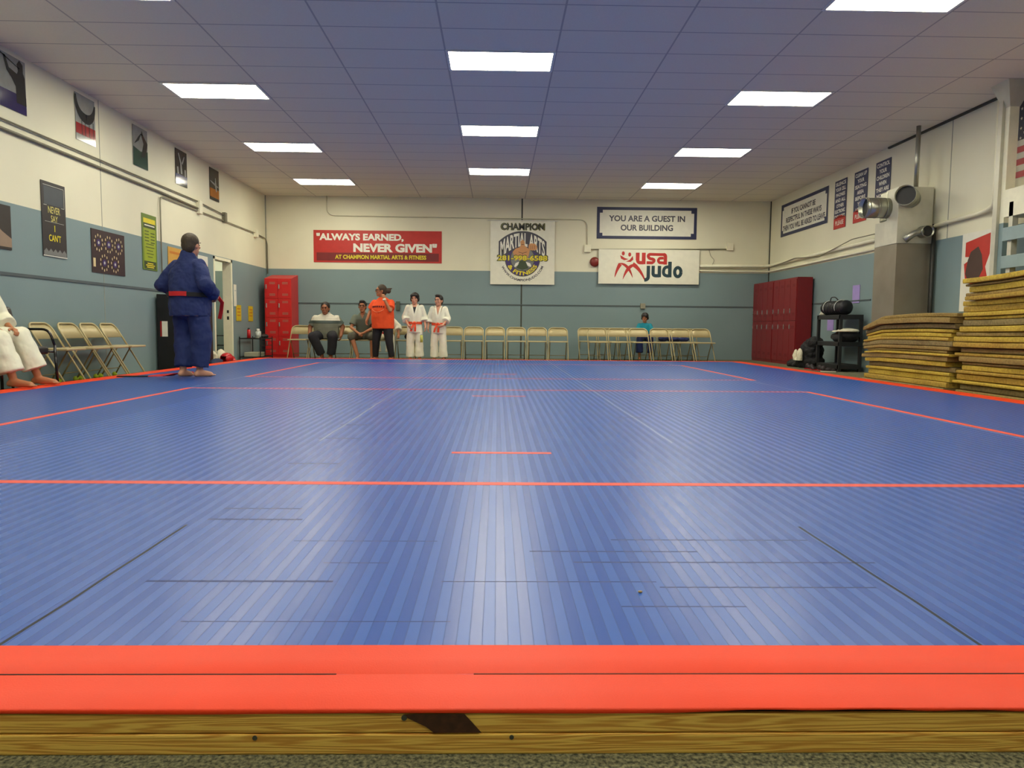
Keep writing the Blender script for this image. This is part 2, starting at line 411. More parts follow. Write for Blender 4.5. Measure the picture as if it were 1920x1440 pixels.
cw = mth(N, L, 'MULTIPLY', cw, mth(N, L, 'MULTIPLY_ADD', ng.outputs['Fac'], .5, .75))
cw = mth(N, L, 'MULTIPLY', cw, mth(N, L, 'SUBTRACT', 1.0, mth(N, L, 'MULTIPLY', mth(N, L, 'MAXIMUM', mth(N, L, 'MULTIPLY', thin, .6), cre), .8)))
cw = mth(N, L, 'MULTIPLY', cw, mth(N, L, 'SUBTRACT', 1.0, mth(N, L, 'MULTIPLY', mth(N, L, 'MULTIPLY', seam, near), .9)))
L.new(cw, b.inputs['Coat Weight'])
L.new(mth(N, L, 'MULTIPLY_ADD', ng.outputs['Fac'], .03, mth(N, L, 'MULTIPLY_ADD', alt, .055, .235)), b.inputs['Coat Roughness'])
bp = N.new('ShaderNodeBump'); bp.inputs['Strength'].default_value = .30; bp.inputs['Distance'].default_value = .012
hh = mth(N, L, 'MULTIPLY_ADD', ridge, .22, mth(N, L, 'MULTIPLY', nf.outputs['Fac'], .05))
L.new(hh, bp.inputs['Height']); L.new(bp.outputs['Normal'], b.inputs['Normal'])
M_red = mat('red_orange_tape', (232, 62, 20), .5, var=.05, scale=3, bump=.1, bscale=300, spec=.35)
M_tape = mat('red_line_tape', (226, 78, 58), .5, var=.05)
M_foam_shade = mat('dark_foam_and_gap_shade', (42, 26, 22), .9)
mt = thing('judo_mat', 'large blue vinyl judo mat with orange-red taped border', 'judo mat', (0, 0, 0))
link('vinyl_cover', B(MX0+.002, MX1-.002, MY0+.012, MY1-.002, .0735, .0820), M_vinyl, mt)
link('foam_edge', B(MX0+.01, MX1-.01, MY0+.006, MY0+.012, .0735, .0810), M_foam_shade, mt)
# front border tape: two strips, outer one folded over the edge with a wavy hem
def wavy_strip(y0, y1, z, drop, hem):
    bm = bmesh.new(); n = 500; prev = None
    for i in range(n+1):
        x = MX0+(MX1-MX0)*i/n
        yy0 = y0 + (.0011*math.sin(x*5.1)+.0007*math.sin(x*17+1))*(.3 if drop else 1)
        yy1 = y1 + .0012*math.sin(x*3.3+2)
        cols_ = [(yy0, z-drop-hem(x)) if drop else (yy0, z-.001), (yy0-.0015 if drop else yy0, z-.0025), (yy0+.003, z), ((yy0+yy1)/2, z+.0012+.0008*math.sin(x*2.2)), (yy1, z)]
        ring = [bm.verts.new((x, a, c)) for a, c in cols_]
        if prev:
            for k in range(len(ring)-1): bm.faces.new((prev[k], ring[k], ring[k+1], prev[k+1]))
        prev = ring
    return bm
def hem(x):
    h = .0
    if .33 < x < .99: h = -.0062*math.sin((x-.33)/.66*PI)**.5*(.75+.25*math.sin(x*31))
    return h + .0009*math.sin(x*9)
link('border_tape', wavy_strip(MY0-.001, 1.346, .0832, .0085, hem), M_red, mt, True)
link('border_tape', wavy_strip(1.3485, 1.475, .0830, 0, hem), M_red, mt, True)
link('tape_gap_shade', B(-1.2, -.30, 1.3455, 1.3492, .0820, .0837), M_foam_shade, mt); link('tape_gap_shade', B(-.04, 1.3, 1.3458, 1.3490, .0820, .0837), M_foam_shade, mt)  # dark strips added to paint the shade in the tape crease
link('border_tape', B(MX0, MX0+.25, 1.475, MY1, .0818, .0832), M_red, mt)
link('border_tape', B(MX1-.25, MX1, 1.475, MY1, .0818, .0832), M_red, mt)
link('border_tape', B(MX0+.25, MX1-.25, MY1-.22, MY1, .0818, .0832), M_red, mt)
def line(x0, x1, y0, y1):
    link('line_tape', B(x0, x1, y0, y1, .0818, .0829), M_tape, mt)
line(-3.26, 3.36, 3.03, 3.085)
line(-3.26, 3.36, 7.72, 7.775); line(-3.26, -3.20, 3.085, 7.72); line(3.30, 3.36, 3.085, 7.72)
line(-3.26, 3.40, 9.5, 9.55); line(-3.26, -3.20, 9.55, 13.3); line(3.34, 3.40, 9.55, 13.3); line(-3.26, 3.40, 13.3, 13.35)
line(-.235, .29, 3.80, 3.85); line(-.235, .28, 7.02, 7.07); line(-.20, .28, 10.36, 10.42)
bm = bmesh.new(); ball(bm, (0, 0, .003), (.006, .004, .003), 8); o = link('crumb', bm, mat('tan_crumb', (190, 160, 110), .8)); o.location = (.362, 1.78, .0822)
tag(o, 'tiny tan crumb lying on the near right part of the blue mat', 'crumb')
# ================================================================== things on the walls
RL, RR = PI/2, -PI/2        # sheet rotations for the left and the right wall
M_paper = mat('white_paper', (232, 230, 214), .5, var=.03)
M_vinylsheet = mat('white_vinyl_banner', (236, 234, 214), .42, var=.03, bump=.25, bscale=3.5)
def sm(name, rgb, rough=.45, **k): return mat(name, rgb, rough, var=.05, **k)
I_black = sm('black_ink', (26, 26, 28)); I_white = sm('white_ink', (236, 234, 220)); I_navy = sm('navy_ink', (44, 50, 84)); I_red = sm('red_ink', (190, 44, 36))
I_dred = sm('dark_red_ink', (120, 30, 32)); I_yel = sm('yellow_ink', (226, 210, 40)); I_olive = sm('olive_ink', (92, 92, 40)); I_pur = sm('purple_ink', (62, 44, 110))
I_skin = sm('tan_ink', (206, 146, 92)); I_grey = sm('grey_ink', (120, 122, 120)); I_green = sm('green_ink', (40, 92, 70)); I_orange = sm('orange_ink', (196, 120, 40))
I_text = sm('slate_ink', (64, 62, 74)); I_lgreen = sm('lime_ink', (150, 168, 40)); I_dgreen = sm('dark_green_ink', (58, 74, 40)); I_teal = sm('dark_teal_ink', (34, 62, 70))
I_lgrey = sm('light_grey_ink', (196, 198, 190)); I_brown = sm('brown_ink', (80, 58, 50))

# ---- red banner
o = sheet('banner', 'red banner reading "ALWAYS EARNED, NEVER GIVEN" on the back wall', 'banner', (-2.905, YB, 2.67), 3.09, .77, I_red, 0)
prt(o, 'band', rect(bmesh.new(), -1.475, 1.475, -.345, -.15), I_dred)
bm = text_into(bmesh.new(), '"ALWAYS EARNED,', -.425, .215, 2.1, .20, .045)
text_into(bm, 'NEVER GIVEN"', .42, -.025, 2.02, .215, .05)
prt(o, 'lettering', bm, I_white, 2)
prt(o, 'lettering', text_into(bmesh.new(), 'AT CHAMPION MARTIAL ARTS & FITNESS', .07, -.25, 2.2, .10, .03), I_yel, 2, 'small yellow lettering')

# ---- square emblem banner
o = sheet('banner', 'white square banner with a martial arts emblem, hung from a rod on the back wall', 'banner', (.60, YB-.05, 2.555), 1.56, 1.52, M_vinylsheet, 0, th=.008)
c = link('hanging_rod', cyl(bmesh.new(), (-.86, .775, .01), (.86, .775, .01), .012), M_white, o)
def arcwarp(cx, cy, R, down=False):
    def f(x, y):
        if down:
            a = -PI/2 + (x)/R; r = R - (y); return cx + r*math.cos(a), cy + r*math.sin(a)
        a = PI/2 - x/R; r = R + y; return cx + r*math.cos(a), cy + r*math.sin(a)
    return f
def disc(bm, cx, cy, rx, ry=None, n=40):
    ry = ry or rx
    return poly(bm, [(cx+rx*math.cos(2*PI*i/n), cy+ry*math.sin(2*PI*i/n)) for i in range(n)])
prt(o, 'emblem_ring', disc(bmesh.new(), 0, -.14, .43), I_olive, 1)
prt(o, 'emblem_ring', disc(bmesh.new(), 0, -.14, .415), I_pur, 2)
prt(o, 'emblem_ring', disc(bmesh.new(), 0, -.14, .295), I_olive, 3)
prt(o, 'emblem_ring', disc(bmesh.new(), 0, -.14, .282), I_grey, 4)
top = [(-.58+1.16*i/20, .52-.25*abs(-1+2*i/20)**2.2) for i in range(21)]
bot = [(.58-1.16*i/20, .13-.33*abs(-1+2*i/20)**1.6) for i in range(21)]
bm = bmesh.new(); A_ = [bm.verts.new((x, y, 0)) for x, y in top]; B_ = [bm.verts.new((x, y, 0)) for x, y in bot[::-1]]
for i in range(20): bm.faces.new((A_[i], B_[i], B_[i+1], A_[i+1]))
prt(o, 'lettering_field', bm, I_text, 5)
def bulge(x, y):     # y runs 0..1 between the lower and the upper outline
    t = min(1, abs(x)/.58); hi = .49-.25*t**2.2; lo = .15-.31*t**1.6; return x, lo+(hi-lo)*(y+.5)*.94+.01
prt(o, 'lettering', text_into(bmesh.new(), 'MARTIAL ARTS', 0, 0, 1.08, 1, .03, bulge), I_white, 6, 'arched white lettering')
prt(o, 'lettering_outline', text_into(bmesh.new(), 'CHAMPION', 0, .625, 1.08, .18, .05), I_olive, 5)  # bolder olive text printed behind as an outline
prt(o, 'lettering', text_into(bmesh.new(), 'CHAMPION', 0, .625, 1.0, .13, .015), I_black, 6)
# wrestler figure with a fist raised, trousers below
bm = bmesh.new()
poly(bm, [(-.20, -.10), (-.24, .02), (-.17, .10), (-.08, .13), (-.05, .17), (-.055, .27), (0, .32), (.05, .27), (.05, .18), (.09, .14), (.18, .08), (.15, -.05), (.12, -.16), (-.12, -.16)])
poly(bm, [(.14, .13), (.15, .20), (.20, .23), (.30, .22), (.35, .16), (.35, .08), (.25, .06), (.17, .07)])
prt(o, 'figure', bm, I_skin, 7)
bm = brush(bmesh.new(), [(-.10, .02), (0, -.01), (.10, .02)], .006); brush(bm, [(0, -.01), (0, -.12)], .005); brush(bm, [(-.03, .2), (.03, .2)], .006)
for i in range(3): brush(bm, [(.2+.045*i, .09), (.2+.045*i, .18)], .004)
prt(o, 'figure_lines', bm, I_brown, 8)
prt(o, 'trousers', poly(bmesh.new(), [(-.06, -.18), (.06, -.18), (.15, -.37), (0, -.41), (-.15, -.37)]), I_dgreen, 7)
bm = poly(bmesh.new(), [(-.20, -.33), (-.17, -.25), (-.08, -.21), (-.10, -.29), (-.17, -.34)]); poly(bm, [(.22, -.33), (.19, -.25), (.08, -.21), (.12, -.30), (.17, -.33)])
prt(o, 'hand_wrap', bm, I_white, 7)
prt(o, 'lettering_outline', text_into(bmesh.new(), '281-998-6588', 0, -.125, 1.25, .17, .06), I_olive, 8)
prt(o, 'lettering', text_into(bmesh.new(), '281-998-6588', 0, -.125, 1.2, .125, .03), I_yel, 9, 'yellow telephone number')
prt(o, 'lettering', text_into(bmesh.new(), '& FITNESS', 0, 0, .80, .10, .04, arcwarp(0, -.14, .355, True)), I_yel, 9, 'curved yellow lettering')
prt(o, 'lettering', text_into(bmesh.new(), 'WWW.CHAMPIONJUDO.COM', 0, 0, 1.28, .075, .03, arcwarp(0, -.14, .525, True)), I_text, 2, 'curved web address')

# ---- framed rule signs
def framed(o, w, h, b=.085, nb=.10):
    bm = bmesh.new(); W2, H2 = w/2, h/2
    for r in ((-W2, W2, H2-b, H2), (-W2, W2, -H2, -H2+b), (-W2, -W2+b, -H2+b, H2-b), (W2-b, W2, -H2+b, H2-b)): rect(bm, *r)
    for sx in (-1, 1):
        for sy in (-1, 1):
            x0, y0 = sx*(W2-b), sy*(H2-b); rect(bm, min(x0, x0-sx*nb), max(x0, x0-sx*nb), min(y0, y0-sy*nb), max(y0, y0-sy*nb))
    prt(o, 'border', bm, I_navy)
o = sheet('sign', 'white sign with a navy border reading YOU ARE A GUEST IN OUR BUILDING', 'sign', (3.62, YB, 3.305), 2.44, .76, M_paper, 0)
framed(o, 2.44, .76, .07, .07)
bm = text_into(bmesh.new(), 'YOU ARE A GUEST IN', 0, .11, 1.86, .145, .032); text_into(bm, 'OUR BUILDING', 0, -.11, 1.28, .145, .032)
prt(o, 'lettering', bm, I_text, 2)
o = sheet('sign', 'white sign with a navy border on the right wall, about being asked to leave', 'sign', (XR, 16.08, 3.28), 2.45, .74, M_paper, RR)
framed(o, 2.45, .74, .07, .07)
bm = text_into(bmesh.new(), 'IF YOU CANNOT BE', 0, .15, 1.25, .12, .03); text_into(bm, 'RESPECTFUL IN THESE WAYS', 0, -.02, 1.85, .12, .03); text_into(bm, 'THEN YOU WILL BE ASKED TO LEAVE', 0, -.19, 2.2, .12, .03)
prt(o, 'lettering', bm, I_text, 2)
# ---- judo banner
o = sheet('banner', 'white vinyl banner with a red and dark blue "usa judo" logo, below the guest sign', 'banner', (3.68, YB-.06, 2.25), 2.46, .83, M_vinylsheet, 0, th=.008)
S = .01289   # metres per zoomed pixel/ (12 px = 1 photo px)
def q(x, y): return ((x-906)*.00106, (482-y)*.00102)
bm = bmesh.new()
disc(bm, *q(310, 170), .036, .050); disc(bm, *q(458, 195), .036, .050)
brush(bm, [q(*p) for p in ((240, 215), (280, 270), (340, 305), (430, 305))], [.002, .032, .028, .002])
brush(bm, [q(*p) for p in ((525, 235), (515, 300), (470, 345), (380, 362))], [.004, .034, .028, .002])
brush(bm, [q(*p) for p in qb((245, 420), (160, 560), (122, 740))], [.045*(1-i/10)**.7+.002 for i in range(11)])
brush(bm, [q(*p) for p in qb((210, 405), (430, 400), (535, 740), 14)], [.004+.030*math.sin(PI*min(1, i/14)) for i in range(15)])
brush(bm, [q(*p) for p in qb((640, 440), (430, 400), (310, 780), 14)], [.004+.036*math.sin(PI*min(1, i/14)) for i in range(15)])
brush(bm, [q(*p) for p in qb((530, 420), (700, 520), (815, 790), 14)], [.05*(1-i/15)**.6+.002 for i in range(15)])
prt(o, 'emblem', bm, I_red)
bm = bmesh.new(); hw = .046
def st(pts, w=hw): brush(bm, [q(*p) for p in pts], w)
st([(642, 150), (642, 330)]); st(qb((642, 320), (645, 380), (700, 385))+[(780, 385)], .040); st([(782, 150), (782, 420)])
st([(1270, 190), (930, 185)], .034); st(qb((935, 185), (870, 195), (890, 250))+qb((895, 255), (910, 290), (990, 300)), .036); st(qb((960, 290), (1060, 310), (1000, 370))+[(980, 385), (850, 385)], .036)
st(qb((1240, 190), (1285, 195), (1282, 250))+[(1282, 425)], .042); st([(1240, 270), (1160, 275)]+qb((1150, 278), (1090, 330), (1150, 380))+[(1250, 385)], .034)
prt(o, 'lettering', bm, I_red)
bm = bmesh.new()
st([(895, 455), (895, 700)]+qb((895, 705), (895, 795), (805, 790)), .042)
st([(1005, 455), (1005, 640)]+qb((1005, 640), (1010, 690), (1070, 690))+[(1150, 690)], .040); st([(1150, 455), (1150, 725)], .042)
st([(1390, 355), (1390, 725)], .044); st([(1370, 480)]+qb((1330, 480), (1245, 490), (1245, 600))+qb((1245, 610), (1250, 695), (1370, 692)), .038)
brush(bm, [(q(1575, 600)[0]+.077*math.cos(2*PI*i/24), q(1575, 600)[1]+.108*math.sin(2*PI*i/24)) for i in range(25)], .040)
prt(o, 'lettering', bm, I_teal, 1)
# ---- three navy rule signs
def rule(y, z1, z0, lines, please, label):
    h = z1-z0
    o = sheet('sign', label, 'sign', (XR, y, (z0+z1)/2), .49, h, I_navy, RR)
    bm = bmesh.new(); n = len(lines); top_ = h/2-.07; step = .105 if n > 6 else .112
    for i, l in enumerate(lines): text_into(bm, l, 0, top_-i*step, min(.42, .062*len(l)), .07, .03)
    prt(o, 'lettering', bm, I_white)
    arc = [(-.245+.49*i/12, -h/2+.20+.05*math.sin(PI*i/12)) for i in range(13)]
    prt(o, 'band', poly(bmesh.new(), [(.245, -h/2), (.245, -h/2+.2)]+arc[::-1][1:]+[(-.245, -h/2)]), I_red, 1)
    prt(o, 'lettering', text_into(bmesh.new(), 'PLEASE', 0, -h/2+.11, .34, .085, .015), I_white, 2)
rule(14.33, 3.66, 2.73, ['SILENCE', 'YOUR CELL', 'PHONES', 'AND ALL', 'OTHER', 'ELECTRONIC', 'DEVICES'], 1, 'navy sign about silencing cell phones with a red PLEASE band')
rule(13.54, 3.67, 2.74, ['CLEAN UP', 'YOUR', 'SEATING', 'AREA', 'BEFORE', 'YOU', 'LEAVE'], 1, 'navy sign about cleaning up the seating area with a red PLEASE band')
rule(12.765, 3.68, 2.74, ['CONTROL', 'YOUR', 'CHILDREN', 'WHEN', 'THEY ARE', 'NOT IN', 'CLASS'], 1, 'navy sign about controlling your children, half hidden by the round duct')
# ---- five sport posters high on the left wall
def sport(y, base_m, label):
    return sheet('poster', label, 'poster', (XL, y, 3.495), .47, .61, base_m, RL, 'sport posters high on the left wall')
glossy = lambda n, c: mat(n, c, .12, var=.08, spec=.6)
G_grey, G_dark, G_dgr = glossy('glossy_grey_print', (150, 152, 146)), glossy('glossy_dark_print', (38, 40, 40)), glossy('glossy_green_print', (34, 74, 62))
G_pur, G_red, G_or, G_blue = glossy('glossy_purple_print', (48, 40, 88)), glossy('glossy_red_print', (150, 32, 30)), glossy('glossy_orange_print', (170, 104, 36)), glossy('glossy_blue_print', (42, 52, 104))
o = sport(8.775, G_grey, 'poster of a dark figure playing a long horn above a purple band')
prt(o, 'band', rect(bmesh.new(), -.235, .235, -.305, -.10), G_pur)
bm = poly(bmesh.new(), [(.06, -.2), (.05, -.02), (-.02, .06), (-.10, .12), (-.16, .28), (-.12, .28), (-.06, .16), (.08, .13), (.10, .17), (.08, .24), (.13, .30), (.19, .26), (.19, .17), (.22, .12), (.235, -.2)])
brush(bm, [(-.235, .29), (.13, .20)], [.010, .005]); prt(o, 'figure', bm, G_dark, 2)
o = sport(10.27, G_grey, 'poster of a gymnast on rings above a red band')
prt(o, 'band', rect(bmesh.new(), -.235, .235, -.22, -.08), G_red)
bm = brush(bmesh.new(), qb((-.23, .28), (-.22, .02), (.02, .01))+qb((.02, .01), (.2, .02), (.23, .24)), [.015+.05*math.sin(PI*i/21) for i in range(22)])
for x in (-.1, -.02, .08, .18): brush(bm, [(x, .0), (x+.01, -.22)], .006)
prt(o, 'figure', bm, G_dark, 2)
o = sport(11.80, G_grey, 'poster of a lone figure above a dark green slope')
prt(o, 'band', poly(bmesh.new(), [(-.235, -.305), (.235, -.305), (.235, -.02), (.0, -.06), (-.235, -.02)]), G_dgr)
bm = poly(bmesh.new(), [(.0, -.15), (.06, -.02), (.1, .08), (.02, .22), (-.06, .16), (-.2, .02), (-.05, .10), (.02, .20), (.05, .27), (.10, .20), (.235, .1), (.16, -.12)])
prt(o, 'figure', bm, G_dark, 2)
o = sport(13.285, G_dark, 'dark poster of an athlete with raised arms above a dark blue band')
prt(o, 'band', rect(bmesh.new(), -.235, .235, -.25, -.12), G_blue)
bm = brush(bmesh.new(), [(-.12, .24), (-.02, .08), (.0, -.1)], [.02, .03, .035]); brush(bm, [(.12, .22), (.03, .08)], [.015, .025]); brush(bm, [(-.16, .0), (-.14, -.12)], .03); brush(bm, [(.15, .0), (.16, -.12)], .03)
prt(o, 'figure', bm, G_grey, 2)
o = sport(14.80, G_dark, 'dark poster of a leaping figure above an orange band')
prt(o, 'band', rect(bmesh.new(), -.235, .235, -.25, -.08), G_or)
bm = brush(bmesh.new(), [(.04, .14), (.06, .0), (.10, -.12)], [.02, .045, .02]); brush(bm, [(-.22, .05), (-.05, .02), (.05, .0), (.2, -.02)], [.008, .02, .02, .008])
prt(o, 'figure', bm, G_grey, 2)
# ---- lower posters, left wall
o = sheet('poster', 'dark poster cropped by the left edge of the view with a pale sandy shape', 'poster', (XL, 8.36, 1.83), .56, .50, sm('dark_print', (44, 38, 36)), RL)
prt(o, 'picture', poly(bmesh.new(), [(-.28, -.22), (.28, -.22), (.28, -.12), (.12, -.05), (-.05, .06), (-.28, .02)]), sm('sandy_print', (150, 128, 108)))
o = sheet('poster', 'tall black poster reading NEVER SAY I CAN\'T with yellow letters', 'poster', (XL, 9.475, 2.04), .50, .92, sm('charcoal_print', (44, 40, 42)), RL)
prt(o, 'picture', rect(bmesh.new(), -.20, .20, .18, .40), sm('slate_print', (64, 72, 80)))
bm = brush(bmesh.new(), [(-.215, .415), (.215, .415)], .003); brush(bm, [(.215, .415), (.215, .17)], .003); brush(bm, [(-.215, .17), (-.15, .17)], .003); brush(bm, [(.15, .17), (.215, .17)], .003); brush(bm, [(-.2, .0-.03), (.2, -.03)], .002)
prt(o, 'lines', bm, I_lgrey, 2)
bm = text_into(bmesh.new(), 'NEVER', -.0, .12, .25, .085, .008); text_into(bm, 'SAY', 0, .015, .14, .08, .008)
prt(o, 'lettering', bm, sm('pale_yellow_ink', (216, 206, 120)), 2)
bm = text_into(bmesh.new(), 'I', 0, -.105, .016, .08, .008); text_into(bm, "CAN'T", .0, -.225, .25, .085, .01)
prt(o, 'lettering', bm, I_yel, 2, 'bright yellow lettering')
bm = rect(bmesh.new(), -.235, .235, -.44, -.40)
for i in range(5): poly(bm, [(-.235+.094*i, -.40), (-.188+.094*i, -.36), (-.141+.094*i, -.40)])
prt(o, 'crowd_strip', bm, I_grey, 2)
prt(o, 'rim', rect(bmesh.new(), -.25, .25, -.46, -.445), I_lgrey, 3)
o = sheet('poster', 'dark poster with five rings of small bright figures on a maroon ground', 'poster', (XL, 10.76, 1.76), .90, .60, sm('maroon_print', (52, 34, 40)), RL)
bm1, bm2, bm3 = bmesh.new(), bmesh.new(), bmesh.new()
for cx, cy in ((-.27, .12), (.0, .12), (.27, .12), (-.13, -.15), (.16, -.15)):
    prt(o, 'ring_centre', disc(bmesh.new(), cx, cy, .05, .05, 14), I_pur, 2); prt(o, 'ring_emblem', disc(bmesh.new(), cx, cy, .022, .022, 10), I_lgrey, 3)
    for k in range(10):
        a = 2*PI*k/10+cx*3; x, y = cx+.105*math.cos(a), cy+.105*math.sin(a); disc(bm1, x, y, .013, .021, 8)
rect(bm1, -.42, -.36, -.22, -.10)
prt(o, 'figures', bm1, sm('pale_print', (214, 196, 150)), 2)
o = sheet('poster', 'tall lime green poster with dark header and small text columns', 'poster', (XL, 12.02, 2.055), .49, .88, sm('green_print', (104, 130, 48)), RL)
prt(o, 'picture', rect(bmesh.new(), -.20, .20, -.30, .22), I_lgreen)
prt(o, 'header', rect(bmesh.new(), -.20, .20, .22, .30), I_dgreen); prt(o, 'header', rect(bmesh.new(), -.20, .20, .30, .375), I_yel, 1, 'yellow header band')
prt(o, 'footer', rect(bmesh.new(), -.20, .20, -.42, -.30), I_dgreen)
bm = bmesh.new()
for i in range(9):
    wdt = [.15, .12, .14, .16, .13, .15, .10, .12, .08][i]; y = .17-.05*i
    if i < 4: brush(bm, [(-.17, y), (-.03, y)], .007); brush(bm, [(.03, y-.02), (.17, y-.02)], .007)
    else: brush(bm, [(-wdt, y), (wdt, y)], .005)
prt(o, 'text_lines', bm, I_dgreen, 2)
bm = bmesh.new()
for i, w_ in enumerate((.1, .15, .12)): brush(bm, [(-w_, -.335-.03*i), (w_, -.335-.03*i)], .008)
prt(o, 'text_lines', bm, I_yel, 2); prt(o, 'text_lines', brush(bmesh.new(), [(-.17, .265), (.17, .265)], .009), I_white, 2)
o = sheet('notice', 'orange-brown paper notice on the left wall behind the man in blue', 'notice', (XL, 12.93, 1.90), .52, .34, sm('orange_paper', (206, 158, 70)), RL)
prt(o, 'text_lines', brush(bmesh.new(), [(-.2, .08), (.2, .08)], .02), I_orange)
o = sheet('notice', 'white paper notice with a red stripe on the left wall beside the doorway', 'notice', (XL, 14.15, 1.85), .46, .40, M_paper, RL)
prt(o, 'stripe', rect(bmesh.new(), -.19, .19, -.04, .05), sm('coral_ink', (224, 104, 84)))
o = sheet('notice', 'cream paper notice taped at the door frame edge', 'notice', (XL, 15.83, 1.38), .16, .46, M_paper, RL)
prt(o, 'text_lines', brush(bmesh.new(), [(-.05, .1), (.05, .1)], .012), I_lgrey)
for y, l in ((16.03, 'yellow paper sheet on the left wall, the one nearer the door frame'), (16.80, 'yellow paper sheet on the left wall, the one nearer the red locker')):
    o = sheet('notice', l, 'notice', (XL, y, 1.01), .30, .34, sm('yellow_paper', (212, 186, 40)), RL, 'yellow sheets')
    bm = bmesh.new()
    for i in range(3): brush(bm, [(-.1, .09-.07*i), (.1, .09-.07*i)], .012)
    prt(o, 'text_lines', bm, I_orange)
for y, z, l in ((13.54, 1.42, 'lilac paper sheet on the right wall, the upper one right of the sports bag'), (14.54, .91, 'lilac paper sheet on the right wall seen through the black shelf')):
    sheet('notice', l, 'notice', (XR, y, z), .27, .33, sm('lilac_paper', (170, 150, 214)), RR, 'lilac sheets')
# fighter poster: plain red shapes (no character)
o = sheet('poster', 'white poster with red angular shapes behind the taller slab stack', 'poster', (XR, 10.15, 1.58), .64, 1.10, M_paper, RR)
bm = poly(bmesh.new(), [(-.24, .42), (.28, .50), (.28, .22), (.20, .05), (.28, -.18), (.28, -.3), (.1, -.3), (-.22, -.1), (-.26, .12), (-.05, .2), (-.24, .22)])
prt(o, 'shapes', bm, sm('bright_red_ink', (196, 52, 40)))
prt(o, 'shapes', poly(bmesh.new(), [(-.12, .28), (.04, .34), (.12, .22), (.16, .02), (.06, -.12), (-.14, -.14), (-.22, -.02), (-.18, .16)]), I_brown, 2)
# flag
o = sheet('flag', 'stars and stripes flag on the right wall at the right edge of the view', 'flag', (XR, 8.50, 3.22), 1.94, 1.02, M_paper, RR)
o['th'] = .006
bm = bmesh.new(); s_ = 1.02/13
for i in range(7):
    y1 = .51-2*i*s_; rect(bm, -.97 if i > 3 else -.97+.78, .97, y1-s_, y1)
prt(o, 'stripes', bm, sm('flag_red', (190, 36, 48)))
prt(o, 'canton', rect(bmesh.new(), -.97, -.19, .51-7*s_, .51), sm('flag_blue', (36, 36, 66)), 2)
bm = bmesh.new()
for r in range(9):
    for c_ in range(6 if r % 2 == 0 else 5):
        cx = -.97+.065+.13*c_+(.065 if r % 2 else 0); cy = .51-.028-.0615*r*.99-.01
        poly(bm, [(cx+(.024 if k % 2 == 0 else .010)*math.sin(PI*k/5), cy+(.024 if k % 2 == 0 else .010)*math.cos(PI*k/5)) for k in range(10)])
prt(o, 'stars', bm, I_white, 3)
# side room poster
o = sheet('poster', 'dark blue framed poster seen through the doorway', 'poster', (-6.12, YB, 1.55), .42, 1.25, I_teal, 0)
prt(o, 'picture', rect(bmesh.new(), -.16, .19, -.22, .34), I_lgrey); prt(o, 'picture', rect(bmesh.new(), -.12, .12, -.54, -.32), sm('sky_ink', (96, 150, 190))); prt(o, 'picture', rect(bmesh.new(), -.12, .12, .42, .56), I_lgrey, 1)

# ---- conduits, boxes, bell
M_cond = mat('painted_conduit', (150, 146, 124), .45, metal=.2)
M_steel = mat('galvanised_steel', (176, 176, 166), .32, metal=.85, var=.12)
M_rust = mat('dull_conduit', (128, 124, 104), .5, metal=.2)
def pipe(name, pts, r, m, label, rad=.08):
    return tag(link(name, T(bend(pts, rad), r, 8), m, smooth=True), label, 'pipe')
x = XL+.03
pipe('conduit', [(x, YF, 3.03), (x, 13.9, 3.03)], .012, M_rust, 'upper thin conduit running along the cream part of the left wall')
pipe('conduit', [(x, YF, 2.925), (x, 12.4, 2.925), (x, 13.95, 2.90)], .019, M_rust, 'lower thicker conduit running along the cream part of the left wall')
pipe('conduit', [(x, 14.08, 3.02), (x, 15.2, 2.98), ], .012, M_rust, 'short thin conduit ending at the round box near the leaping figure poster')
pipe('conduit', [(x, 11.98+.4, 1.33), (x, 12.38, 2.86), (x, 17.1, 2.86)], .012, M_cond, 'conduit rising beside the green poster and bending along the left wall', .12)
pipe('conduit', [(x, 17.3, 2.85), (x, 17.9, 2.82), (XL+.05, YB-.05, 2.70), (XL+.05, YB-.05, 2.0)], .014, M_rust, 'conduit bending down in the left corner above the red locker')
def jbox(loc, s, label, m=None):
    return tag(link('junction_box', B(loc[0]-s[0]/2, loc[0]+s[0]/2, loc[1]-s[1]/2, loc[1]+s[1]/2, loc[2]-s[2]/2, loc[2]+s[2]/2, bev=.006), m or M_cream), label, 'electrical box')
jbox((XL+.035, 13.98, 2.93), (.07, .14, .24), 'cream junction box between the two conduits on the left wall')
jbox((XL+.035, 15.25, 2.93), (.07, .10, .2), 'small junction box at the end of the upper left conduit', M_rust)
jbox((XL+.035, 17.2, 2.85), (.07, .16, .16), 'cream junction box on the left wall near the corner')
y = YB-.025
pipe('conduit', [(-4.12, y, H), (-4.12, y, 3.40), (2.17, y, 3.37), (2.17, y, 2.76)], .011, mat('cream_conduit', (206, 202, 176), .5), 'thin cream conduit looping over the banners on the back wall', .2)
pipe('conduit', [(2.24, y, 2.66), (5.6, y, 2.70)], .014, M_cond, 'conduit running behind the judo banner to the box on the right')
jbox((2.18, YB-.03, 2.68), (.16, .06, .18), 'cream junction box left of the judo banner')
jbox((5.66, YB-.03, 2.76), (.16, .06, .18), 'cream junction box right of the judo banner')
jbox((3.56, YB-.03, 1.30), (.12, .06, .13), 'small outlet box on the back wall above the child in teal', M_cond)
jbox((-2.42, YB-.03, 1.25), (.09, .06, .22), 'small dark box on the back wall behind the woman in orange', mat('dark_box', (80, 86, 70), .5))
pipe('wire', [(5.15, y, 2.70), (5.2, y, 2.52), (5.3, y, 2.44), (5.24, y, 2.32)], .006, M_cond, 'loose wire hanging right of the judo banner')
